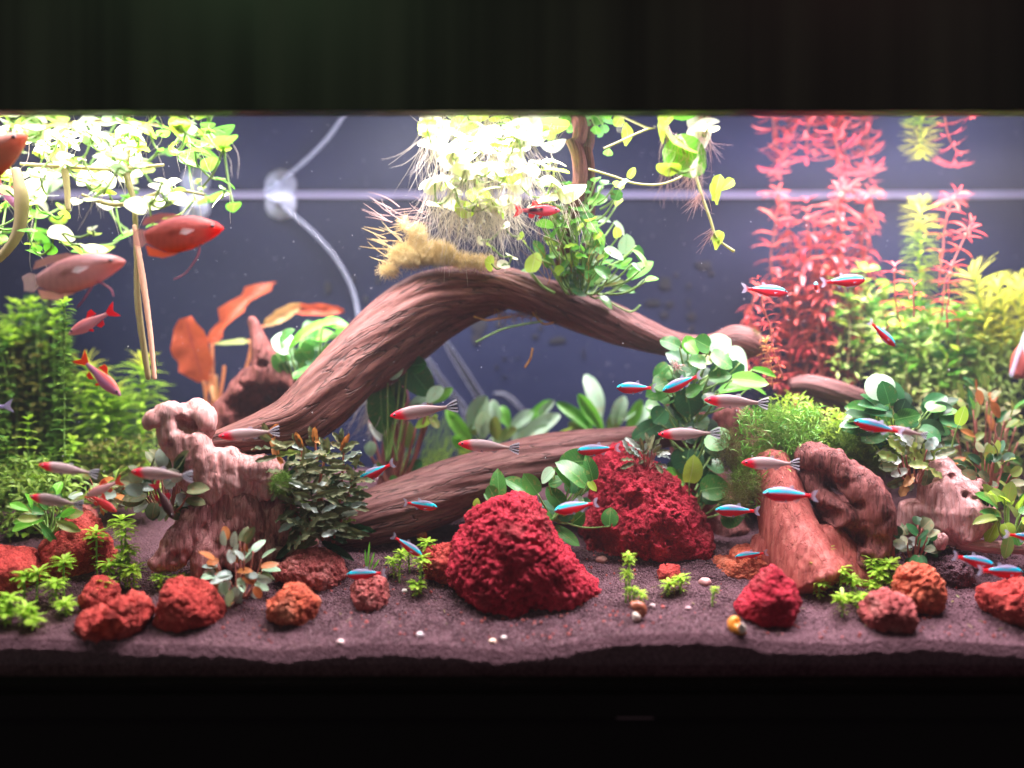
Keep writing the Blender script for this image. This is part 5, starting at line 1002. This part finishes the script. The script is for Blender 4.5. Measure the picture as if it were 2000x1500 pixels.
def cup(label, px, py, r):
    c = P(px, py, YB-.006); s = r*S(YB); o = thing('suction_cup', label, 'suction cup', c)
    th = np.linspace(0, 2*np.pi, 40, endpoint=False); prof = [(0.02, -.010), (.18, -.010), (.22, -.0045), (.6, -.003), (.97, .002), (1.0, .0035), (.9, .0045)]
    V = np.array([[c.x+q*s*math.cos(a), c.y+d, c.z+q*s*math.sin(a)] for q, d in prof for a in th]); n = 40
    F = np.array([[i*n+j, i*n+(j+1) % n, (i+1)*n+(j+1) % n, (i+1)*n+j] for i in range(len(prof)-1) for j in range(n)]); child('cup', V, F, t.m, o)
    V, F = tube([c+Vector((0, -.004, 0)), c+Vector((0, -.016, 0))], s*.2, 12, 3); child('clip', V, F, t.m, o)
cup('pale suction cup holding the air tube just under the waterline', 547, 397, 31)
cup('fainter suction cup among the leaves on the left', 380, 405, 28)
V, F = tube([P(108, 700, .27), P(106, 640, .27), P(104, 560, .27)], .0075, 16, 12); c = V.mean(0); tag(link('filter_pipe', mesh('filter_pipe', V-c, F, simple('pipe_black', (.012, .013, .016), .35)), loc=c), 'dark upright filter pipe behind the left thicket', 'pipe')
o = thing('heater', 'pale glass tube with a red end at the right edge', 'heater', P(1980, 700, .2)); V, F = tube([P(1975, 735, .2), P(2000, 660, .2), P(2015, 620, .2)], .0024, 14, 16); child('glass_tube', V, F, MAT_TUBE.m, o)
V, F = tube([P(1985, 735, .21), P(2000, 700, .21), P(2015, 665, .21)], [.008, .013, .008], 14, 16); child('body', V, F, simple('heater_red', (.40, .08, .07), .4), o)

# ================================================================== SNAILS
def snail(label, px, py, r, col, yoff=0, open_=True, face=1, y=None):
    """spiral shell"""
    g = G(px, py) if y is None else P(px, py, y); s = S(g.y)*r; o = thing('snail', label, 'snail', g)
    n = 90; th = np.linspace(0, 2*np.pi*2.4, n); k = np.exp((th-th[-1])*.19)
    c = np.stack([np.cos(th)*.48*k, (1-k)*-.55+.1, np.sin(th)*.48*k], 1)*s*face+np.array(g)+[0, 0, s*.72]
    V, F = tube(c, .50*k*s, 18, n); N = normals(V, F); V = V+N*(.02*s*noise(V/s*9))[:, None]
    t_ = NT('shell'); geo = t_.n('ShaderNodeNewGeometry'); cc = t_.ramp(t_.noise(geo.outputs['Position'], 260, 3), [(.35, tuple(x*.55 for x in col)), (.6, col)]); t_.l(cc, t_.b.inputs['Base Color']); t_.b.inputs['Roughness'].default_value = .25
    child('shell', V, F, t_.m, o)
    if open_:
        Vi, Fi = ico(3); q = Vi*np.array([.30, .24, .36])*s+np.array(g)+np.array([-.30*s*face, -.42*s, .42*s]); q += normals(q, Fi)*(.16*s*fbm(q/s*3.5, 3))[:, None]
        child('body', q, Fi, simple('snail_flesh', (.62, .52, .44), .5), o)
    return o
snail('brown snail with a white swirled opening below a sprout', 1248, 1212, 25, (.30, .085, .045))
snail('orange and white snail at the front edge of the soil', 1438, 1236, 27, (.85, .30, .04), face=-1)
snail('orange-brown snail resting under the slanted log', 823, 1062, 19, (.58, .17, .04), open_=False)

# ================================================================== FISH
def fish_body(prof, wprof, nl=34, na=20, bend=0.0, color=None):
    """nose at +X, length 1; prof: t -> (top, bottom) half heights"""
    t = np.linspace(0, 1, nl); te = .5-.5*np.cos(np.pi*t); top = np.interp(te, *prof[0]); bot = np.interp(te, *prof[1]); wd = np.interp(te, *wprof)
    k = np.ones(5)/5; 
    def sm(a): b = np.convolve(np.pad(a, 2, 'edge'), k, 'valid'); b[0] = a[0]; b[-1] = a[-1]; return b
    top, bot, wd = sm(top), sm(bot), sm(wd)
    a = np.linspace(0, 2*np.pi, na, endpoint=False); ca, sa = np.cos(a), np.sin(a)
    Z = np.where(sa[None] >= 0, top[:, None]*sa[None], bot[:, None]*sa[None]); Yy = wd[:, None]*ca[None]; X = .5-te[:, None]+0*Z
    Yy = Yy+bend*(te[:, None]-.35)**2*np.where(te[:, None] > .35, 1, 0)
    V = np.stack([X, Yy, Z], -1).reshape(-1, 3)
    i = np.arange(nl-1)[:, None]*na; j = np.arange(na)[None]; F = np.stack([i+j, i+(j+1) % na, i+na+(j+1) % na, i+na+j], -1).reshape(-1, 4)
    T, A = np.meshgrid(te, sa, indexing='ij'); C = color(T.ravel(), A.ravel(), V[:, 2]); C = np.column_stack([C, np.ones(len(C))])
    return V, F, C
def fish_mat(name, rough=.25, trans=.1, sscale=42, sb=.25):
    t = NT(name); a = attr(t, 'paint'); geo = t.n('ShaderNodeNewGeometry'); tc = t.n('ShaderNodeTexCoord')
    vo = t.n('ShaderNodeTexVoronoi'); vo.inputs['Scale'].default_value = sscale; t.l(tc.outputs['Object'], vo.inputs['Vector'])
    t.l(t.mix(t.math('MULTIPLY', vo.outputs['Distance'], .30), a.outputs['Color'], (.85, .85, .9), 'MULTIPLY'), t.b.inputs['Base Color'])
    t.b.inputs['Roughness'].default_value = rough; t.b.inputs['Specular IOR Level'].default_value = .6; t.b.inputs['Subsurface Weight'].default_value = 0
    t.b.inputs['Specular IOR Level'].default_value = .35; t.bump(vo.outputs['Distance'], sb, .0004); 
    tr = t.n('ShaderNodeBsdfTranslucent'); t.l(a.outputs['Color'], tr.inputs[0]); mx = t.n('ShaderNodeMixShader'); mx.inputs[0].default_value = trans
    t.l(t.b.outputs[0], mx.inputs[1]); t.l(tr.outputs[0], mx.inputs[2]); t.l(mx.outputs[0], t.out.inputs[0]); return t.m
FISH = fish_mat('fish_skin', .38, .40); FISH_BIG = fish_mat('gourami_skin', .68, .45, 30, .6)
def fin_mat(name, col, alpha=.5):
    t = NT(name); a = attr(t, 'paint'); tr = t.n('ShaderNodeBsdfTransparent'); tl = t.n('ShaderNodeBsdfTranslucent'); tc = t.n('ShaderNodeTexCoord')
    t.l(t.mix(1.0, a.outputs['Color'], col, 'MULTIPLY'), t.b.inputs['Base Color']); t.l(a.outputs['Color'], tl.inputs[0]); t.b.inputs['Roughness'].default_value = .4
    m1 = t.n('ShaderNodeMixShader'); m1.inputs[0].default_value = .5; t.l(t.b.outputs[0], m1.inputs[1]); t.l(tl.outputs[0], m1.inputs[2])
    m2 = t.n('ShaderNodeMixShader'); m2.inputs[0].default_value = alpha; t.l(tr.outputs[0], m2.inputs[1]); t.l(m1.outputs[0], m2.inputs[2]); t.l(m2.outputs[0], t.out.inputs[0]); return t.m
FIN_CLEAR = fin_mat('fin_clear', (1, 1, 1), .38); FIN_MID = fin_mat('fin_mid', (1, 1, 1), .62); FIN_SOLID = fin_mat('fin_solid', (1, 1, 1), .82)
EYE = simple('eye_black', (.004, .004, .006), .5, .1); EYE_W = simple('eye_ring', (.22, .21, .22), .5, .2)
def fin(poly, col, name, root, mat, y0=0.0, splay=0.0, thick=.0032, stripes=None):
    poly = np.array(poly, float); n = len(poly); c = poly.mean(0)
    V = [[x, float(y0+splay*k_), z] for k_, (x, z) in zip(np.linspace(0, 1, n), poly)]+[[c[0], y0+splay*.5, c[1]]]
    V = np.array(V); V2 = V.copy(); V2[:, 1] += thick; V[:, 1] -= thick; Vv = np.vstack([V, V2]); m_ = n+1
    F = [[i, (i+1) % n, n, n] for i in range(n)]
    import bmesh
    b = bmesh.new(); vs = [b.verts.new(v) for v in Vv]
    for i in range(n):
        j = (i+1) % n; b.faces.new([vs[i], vs[j], vs[n]]); b.faces.new([vs[m_+j], vs[m_+i], vs[m_+n]]); b.faces.new([vs[j], vs[i], vs[m_+i], vs[m_+j]])
    me = bpy.data.meshes.new(name); b.to_mesh(me); b.free(); me.materials.append(mat)
    at = me.attributes.new('paint', 'FLOAT_COLOR', 'POINT'); cc = np.array([(col(v) if callable(col) else col)+(1,) for v in Vv.tolist()], np.float32); at.data.foreach_set('color', cc.ravel())
    return link(name, me, root)
def eye(root, x, y, z, r):
    V, F = ico(2)
    for sg in (-1, 1):
        e = link('eye', mesh('eye', V*np.array([r, r*.5, r])+[x, sg*y, z], F, EYE_W), root); link('pupil', mesh('pupil', V*np.array([r*.70, r*.45, r*.70])+[x, sg*(y+r*.30), z], F, EYE), e)
def blend(w_, a, b): return a*(1-w_[:, None])+b*w_[:, None]
def sst(x, a, b): q = np.clip((x-a)/(b-a), 0, 1); return q*q*(3-2*q)
A = lambda *c: np.array([c], float)
# neon-striped fish
def c_card(T, S_, Z):
    blue = A(.0, .74, .95); red = A(.80, .012, .03); back = A(.34, .28, .42); pale = A(.78, .50, .60)
    c = np.tile(red, (len(T), 1)); yb = .012+.02*np.sin(T*3.1)
    zb_ = .006-.008*np.cos(T*5); c = blend(sst(Z, zb_, zb_+.012), c, np.tile(blue, (len(T), 1))); c = blend(sst(Z, .084-.05*T, .100-.05*T), c, np.tile(back, (len(T), 1)))
    c = blend(sst(-Z, .112, .130)*(T < .6), c, np.tile(pale, (len(T), 1))); c = blend(sst(T, .84, .90), c, np.tile(red, (len(T), 1)))
    return c
CP = (([0, .03, .12, .3, .5, .7, .88, 1], [.004, .036, .082, .130, .125, .080, .036, .030]), ([0, .03, .12, .3, .5, .7, .88, 1], [.004, .034, .082, .138, .130, .075, .036, .030])); CW = ([0, .05, .2, .4, .7, 1], [.004, .032, .058, .062, .034, .012])
def make_cardinal(label):
    o = thing('neon_tetra', label, 'fish', (0, 0, 0)); V, F, C = fish_body(CP, CW, color=c_card); V[:, 0] = (V[:, 0]-.5)*.86+.5
    link('body', mesh('body', V, F, FISH, attrs={'paint': ('FLOAT_COLOR', C)}), o); eye(o, .43, .034, .020, .024)
    rd = (.75, .08, .12); cl = (.62, .60, .78)
    fin([(-.34, .024), (-.43, .095), (-.50, .105), (-.44, .0), (-.50, -.10), (-.43, -.09), (-.34, -.024)], lambda v: rd if v[0] > -.41 else cl, 'tail_fin', o, FIN_CLEAR)
    fin([(.05, .095), (.0, .16), (-.05, .165), (-.06, .085)], cl, 'dorsal_fin', o, FIN_CLEAR); fin([(-.02, -.085), (-.10, -.14), (-.13, -.12), (-.18, -.05)], cl, 'anal_fin', o, FIN_CLEAR)
    fin([(.17, -.09), (.10, -.15), (.07, -.13), (.10, -.09)], cl, 'pelvic_fin', o, FIN_CLEAR, .02, .02); fin([(.26, -.04), (.18, -.075), (.16, -.05)], cl, 'pectoral_fin', o, FIN_CLEAR, -.055, -.03); return o
# rosy-nosed fish
def c_rum(T, S_, Z):
    c = np.tile(A(.44, .31, .30), (len(T), 1)); c = blend(sst(Z, .03, .08), c, np.tile(A(.40, .28, .30), (len(T), 1))); c = blend(sst(-Z, .03, .09), c, np.tile(A(.74, .62, .62), (len(T), 1)))
    c = blend(1-sst(T+.4*Z, .17, .30), c, np.tile(A(.82, .02, .07), (len(T), 1))); return c
def make_rummy(label):
    o = thing('rosy_nose_tetra', label, 'fish', (0, 0, 0)); V, F, C = fish_body((([0, .04, .15, .35, .55, .75, .9, 1], [.004, .038, .080, .118, .112, .070, .034, .026]), ([0, .04, .15, .35, .55, .75, .9, 1], [.004, .036, .078, .120, .112, .066, .034, .026])), CW, color=c_rum); V[:, 0] = (V[:, 0]-.5)*.84+.5
    link('body', mesh('body', V, F, FISH, attrs={'paint': ('FLOAT_COLOR', C)}), o); eye(o, .43, .034, .014, .022)
    wt = (.85, .82, .92); bk = (.03, .025, .05)
    def st(v): return bk if (abs(v[2]) < .012 or .03 < abs(v[2]) < .058) else wt
    for sg in (-1, 1):
        for q0, q1, col in ((.0, .012, bk), (.014, .032, wt), (.034, .052, bk), (.054, .075, wt)):
            fin([(-.33, sg*q0*.45), (-.42, sg*q0*1.1), (-.50, sg*(q0*1.35+.01)), (-.49, sg*(q1*1.35+.012)), (-.41, sg*q1*1.1), (-.33, sg*q1*.42)], col, 'tail_fin', o, FIN_SOLID)
    cl = (.66, .62, .74)
    fin([(.05, .085), (.0, .135), (-.05, .14), (-.06, .075)], cl, 'dorsal_fin', o, FIN_CLEAR); fin([(-.02, -.075), (-.09, -.125), (-.12, -.11), (-.18, -.045)], cl, 'anal_fin', o, FIN_CLEAR)
    fin([(.17, -.08), (.10, -.13), (.07, -.115), (.10, -.08)], cl, 'pelvic_fin', o, FIN_CLEAR, .02, .02); return o
def copy_tree(o, parent=None):
    c = o.copy(); COL.objects.link(c)
    if parent is not None: c.parent = parent
    for ch in list(o.children): copy_tree(ch, c)
    return c
def place(o, nose, tail, y, tilt=0.0, yaw=0.0, sc_=1.0, zs=1.0):
    n = P(*nose, y); t_ = P(*tail, y); d = n-t_; L = d.length*sc_
    x = d.normalized(); x = (Matrix.Rotation(yaw, 3, Vector((0, 0, 1))) @ x).normalized()
    z = Vector((0, 0, 1)); z = (z-x*z.dot(x)).normalized(); yv = z.cross(x); R = Matrix((x, yv, z)).transposed() @ Matrix.Rotation(tilt, 3, 'X')
    o.matrix_basis = Matrix.Translation((n+t_)/2) @ (R*L @ Matrix.Diagonal((1, 1, zs))).to_4x4(); return o
CARD = [((697, 939), (774, 903), .10, 'neon-striped fish swimming over the left end of the log'), ((858, 988), (783, 984), .11, 'neon-striped fish facing right along the slanted log'), ((823, 1084), (766, 1047), .07, 'neon-striped fish diving toward the thin sprouts'),
        ((676, 1125), (755, 1117), .055, 'neon-striped fish just above the small round red rock'), ((1128, 882), (1210, 874), .13, 'neon-striped fish over the right part of the log'), ((1081, 995), (1172, 984), .07, 'neon-striped fish between the two crimson rocks'),
        ((1201, 757), (1286, 758), .11, 'left one of two neon-striped fish meeting at the leafy tower'), ((1291, 763), (1374, 732), .10, 'right one of two neon-striped fish meeting at the leafy tower, tail raised'), ((1540, 570), (1447, 564), .11, 'neon-striped fish facing right before the red stand'),
        ((1491, 963), (1598, 970), .05, 'largest neon-striped fish, in front of the blurred trunk'), ((1398, 996), (1484, 999), .09, 'neon-striped fish at the foot of the leafy tower'), ((1438, 1091), (1498, 1077), .10, 'small neon-striped fish over the flat orange slab'),
        ((1752, 674), (1694, 628), .07, 'neon-striped fish diving over the bright bush'), ((1694, 545), (1600, 553), .07, 'neon-striped fish facing right between red stand and bright bush'), ((1674, 824), (1760, 845), .05, 'neon-striped fish over the dark leafy clump'),
        ((1945, 1106), (1858, 1084), .05, 'upper one of two neon-striped fish near the bright red rock'), ((2002, 1120), (1905, 1112), .04, 'lower one of two neon-striped fish near the bright red rock'), ((2050, 1054), (1965, 1044), .06, 'neon-striped fish half out of view at the edge'),
        ((1575, 558), (1610, 552), .09, 'neon-striped fish turned toward the viewer among red stems')]
proto = None
for k, (n_, t_, y, lb) in enumerate(CARD):
    o = make_cardinal(lb) if proto is None else copy_tree(proto); proto = proto or o; o['label'] = lb; o['group'] = 'neon-striped fish of the school'
    sk = random.choice([-1, 1])*random.uniform(.05, .5)
    place(o, n_, t_, y, random.uniform(-.2, .2), sk if k != 18 else 0, 1.06); 
    if k == 18: place(o, (1560, 560), (1630, 560), y, 0, 1.15, 1.0)
RUM = [((766, 812), (890, 793), .09, 'rosy-nosed fish in front of the big dark leaves'), ((898, 867), (1011, 876), .10, 'rosy-nosed fish above the middle of the log'), ((1378, 781), (1499, 788), .09, 'rosy-nosed fish at the edge of the moss clump'), ((1290, 849), (1402, 845), .08, 'rosy-nosed fish crossing the middle of the leafy tower'),
       ((1448, 903), (1563, 907), .08, 'rosy-nosed fish in front of the moss clump'), ((433, 851), (541, 843), .06, 'rosy-nosed fish passing over the foot of the arch'), ((84, 907), (184, 927), .04, 'rosy-nosed fish before the feathery stems'), ((258, 922), (374, 930), .03, 'rosy-nosed fish beside the pale stump'),
       ((58, 971), (162, 986), .04, 'lowest rosy-nosed fish at the left edge'), ((1736, 836), (1806, 850), .06, 'orange-sided fish tail over the dark leafy clump')]
proto = None
for k, (n_, t_, y, lb) in enumerate(RUM):
    o = make_rummy(lb) if proto is None else copy_tree(proto); proto = proto or o; o['label'] = lb; o['group'] = 'rosy-nosed fish of the school'
    place(o, n_, t_, y, random.uniform(-.15, .15), random.uniform(-.38, .38), 1.06, .88)
# gouramis
def make_gourami(label, cols, whisk):
    top, mid, bel, edge = [A(*c) for c in cols]
    def cf(T, S_, Z):
        n = len(T); c = np.tile(mid, (n, 1)); c = blend(sst(Z, .05, .17), c, np.tile(top, (n, 1))); c = blend(sst(-Z, .11, .21), c, np.tile(bel, (n, 1)))
        c = blend((1-sst(T, .06, .30))*(Z < .08), c, np.tile(edge, (n, 1))); c = blend(.22*sst(np.sin(T*70+Z*18), .3, .9)*sst(T, .3, .4), c, c*.55); c = blend(.7*np.exp(-((Z-.045+.06*T)/.014)**2)*sst(.75-T, 0, .1), c, np.tile(A(.10, .05, .05), (n, 1))); return c
    o = thing('gourami', label, 'fish', (0, 0, 0))
    V, F, C = fish_body((([0, .04, .15, .35, .55, .75, .92, 1], [.006, .050, .110, .18, .19, .16, .09, .055]), ([0, .04, .15, .35, .55, .75, .92, 1], [.006, .045, .105, .18, .225, .21, .13, .07])), ([0, .05, .2, .4, .7, 1], [.006, .04, .075, .075, .04, .012]), 44, 24, color=cf); V[:, 0] = (V[:, 0]-.5)*.86+.5
    link('body', mesh('body', V, F, FISH_BIG, attrs={'paint': ('FLOAT_COLOR', C)}), o); eye(o, .395, .056, .030, .024)
    tc_ = tuple(mid[0]*.9+.08); fin([(-.33, .05), (-.42, .10), (-.50, .07), (-.49, .0), (-.50, -.09), (-.42, -.12), (-.33, -.06)], tc_, 'tail_fin', o, FIN_CLEAR)
    fin([(.10, .17), (-.02, .225), (-.18, .245), (-.34, .21), (-.38, .13), (-.22, .15)], tuple(top[0]*.9+.05), 'dorsal_fin', o, FIN_MID); fin([(.12, -.17), (-.05, -.24), (-.2, -.265), (-.35, -.22), (-.37, -.10), (-.16, -.22)], tuple(bel[0]), 'anal_fin', o, FIN_MID)
    fin([(.20, .0), (.08, .03), (.04, -.02), (.10, -.05)], (.8, .72, .75), 'pectoral_fin', o, FIN_CLEAR, -.08, -.02)
    mt = simple('whisker_pink', (.60, .12, .20), .5)
    for w_ in whisk: V, F = tube([Vector((x, y, z)) for x, y, z in w_], [.009, .008, .006, .004][:len(w_)], 6, 20); link('feeler', mesh('feeler', V, F, mt), o)
    return o
g1 = make_gourami('bright red-orange gourami facing right under the overlit leaves', ((.42, .09, .09), (.62, .20, .18), (.85, .14, .03), (.85, .03, .02)), [[(.22, -.02, -.15), (.18, .0, -.28), (.02, .02, -.46), (-.12, .02, -.52)]])
place(g1, (434, 444), (262, 466), .02, 0, .1, 1.0, .98)
g2 = make_gourami('pale pink gourami with an orange belly edge facing right', ((.50, .22, .22), (.66, .40, .42), (.78, .40, .34), (.70, .30, .28)), [[(.20, -.02, -.15), (.26, 0, -.20), (.32, .0, -.28), (.33, .0, -.36)], [(.16, .02, -.16), (.05, .0, -.32), (-.03, 0, -.40)]])
place(g2, (250, 512), (38, 552), .02, 0, -.1, 1.0, .80)
g3 = make_gourami('dull orange gourami half out of view at the upper left', ((.30, .09, .05), (.38, .19, .14), (.60, .13, .05), (.45, .12, .06)), [])
place(g3, (62, 258), (-120, 372), .02, 0, .0, .9)
# small red fish
def make_red(label, cbody, cback, cfin, patch=None):
    def cf(T, S_, Z):
        n = len(T); c = np.tile(A(*cbody), (n, 1)); c = blend(sst(Z, .0, .07), c, np.tile(A(*cback), (n, 1)))
        if patch: c = blend(sst(T, .42, .47)*(1-sst(T, .80, .88))*sst(Z, -.05, -.02)*(1-sst(Z, .045, .06)), c, np.tile(A(*patch), (n, 1)))
        return c
    o = thing('small_red_fish', label, 'fish', (0, 0, 0)); V, F, C = fish_body((([0, .04, .15, .35, .55, .75, .9, 1], [.004, .036, .078, .125, .11, .065, .04, .035]), ([0, .04, .15, .35, .55, .75, .9, 1], [.004, .034, .075, .125, .11, .06, .04, .035])), CW, color=cf); V[:, 0] = (V[:, 0]-.5)*.80+.5
    link('body', mesh('body', V, F, FISH, attrs={'paint': ('FLOAT_COLOR', C)}), o); eye(o, .41, .038, .02, .026)
    fin([(-.28, .03), (-.40, .11), (-.50, .15), (-.42, .0), (-.50, -.15), (-.40, -.11), (-.28, -.03)], cfin, 'tail_fin', o, FIN_SOLID); fin([(.08, .11), (.0, .20), (-.08, .21), (-.12, .09)], cfin, 'dorsal_fin', o, FIN_SOLID)
    fin([(-.02, -.10), (-.08, -.17), (-.16, -.15), (-.18, -.06)], cfin, 'anal_fin', o, FIN_SOLID); fin([(.14, -.11), (.07, -.18), (.04, -.15), (.07, -.11)], cfin, 'pelvic_fin', o, FIN_SOLID, .02, .02); return o
place(make_red('crimson fish with a black flank patch among the white roots', (.78, .20, .28), (.75, .02, .05), (.80, .03, .05), (.03, .01, .03)), (1094, 411), (1002, 411), .09, 0, 0, 1)
place(make_red('pale pink fish with red fins swimming down-left below the gourami', (.72, .42, .48), (.75, .25, .26), (.85, .02, .04)), (136, 652), (226, 604), .06, 0, 0, 1.05)
place(make_red('lilac fish with a red tail fin diving over the feathery stems', (.50, .28, .50), (.75, .16, .14), (.90, .03, .02)), (228, 768), (160, 700), .055, 0, .15, 1.15)
place(make_red('whitish fish with an orange-red tail pointing down-left', (.70, .48, .50), (.66, .30, .30), (.85, .10, .06)), (170, 968), (238, 938), .05, 0, 0, 1.05)
place(make_red('red fish with a forked tail swimming down-right by the salmon rock', (.75, .10, .10), (.60, .04, .05), (.85, .06, .05)), (228, 1000), (168, 962), .06, 0, 0, 1)
place(make_red('dark fish with crimson edges diving beside the pale stump', (.10, .03, .04), (.10, .05, .05), (.70, .03, .08)), (338, 1012), (300, 940), .045, 0, 0, 1)
place(make_red('pink and lilac fish partly hidden behind the curved olive stem', (.70, .30, .50), (.55, .30, .60), (.75, .2, .4)), (38, 410), (-10, 345), .12, 0, 0, 1)
place(make_red('lilac fish tail poking in at the left edge', (.50, .42, .66), (.45, .38, .6), (.6, .52, .75)), (-60, 800), (26, 792), .05, 0, 0, 1)

# crumbs of lava and plant scraps lying on the soil
n = 520; gxs = np.concatenate([rng.normal(x, .035, 65) for x in (-.33, -.24, -.13, -.01, .04, .12, .27, .40)]); gys = rng.uniform(.006, .15, n); pv, pf = ico(1)
rr0 = rng.uniform(.0006, .0019, n)**1.0; z = soil_z(gxs, gys)+.0006
Vq = (pv[None]*rr0[:, None, None]*rng.uniform(.55, 1.5, (n, 1, 3))+np.stack([gxs, gys, z], 1)[:, None, :]).reshape(-1, 3); Fq = (pf[None]+len(pv)*np.arange(n)[:, None, None]).reshape(-1, 3)
link('lava_crumbs', mesh('lava_crumbs', Vq, Fq, LAVA4, smooth=False), kind='stuff')
n = 150; gxs = rng.uniform(-.45, .5, n); gys = rng.uniform(.01, .16, n); B = np.stack([gxs, gys, soil_z(gxs, gys)+.0016], 1)
V, F, a = blades(B, rng.normal(size=(n, 3))*[1, 1, .12], rng.normal(size=(n, 3))*.25+[0, 0, 1], rn(n, .003, .009), rn(n, .0009, .0026), 3, .5, .1); link('plant_scraps', mesh('plant_scraps', V, F, F_BROWN, attrs={'rnd': ('FLOAT', a)}), kind='stuff')
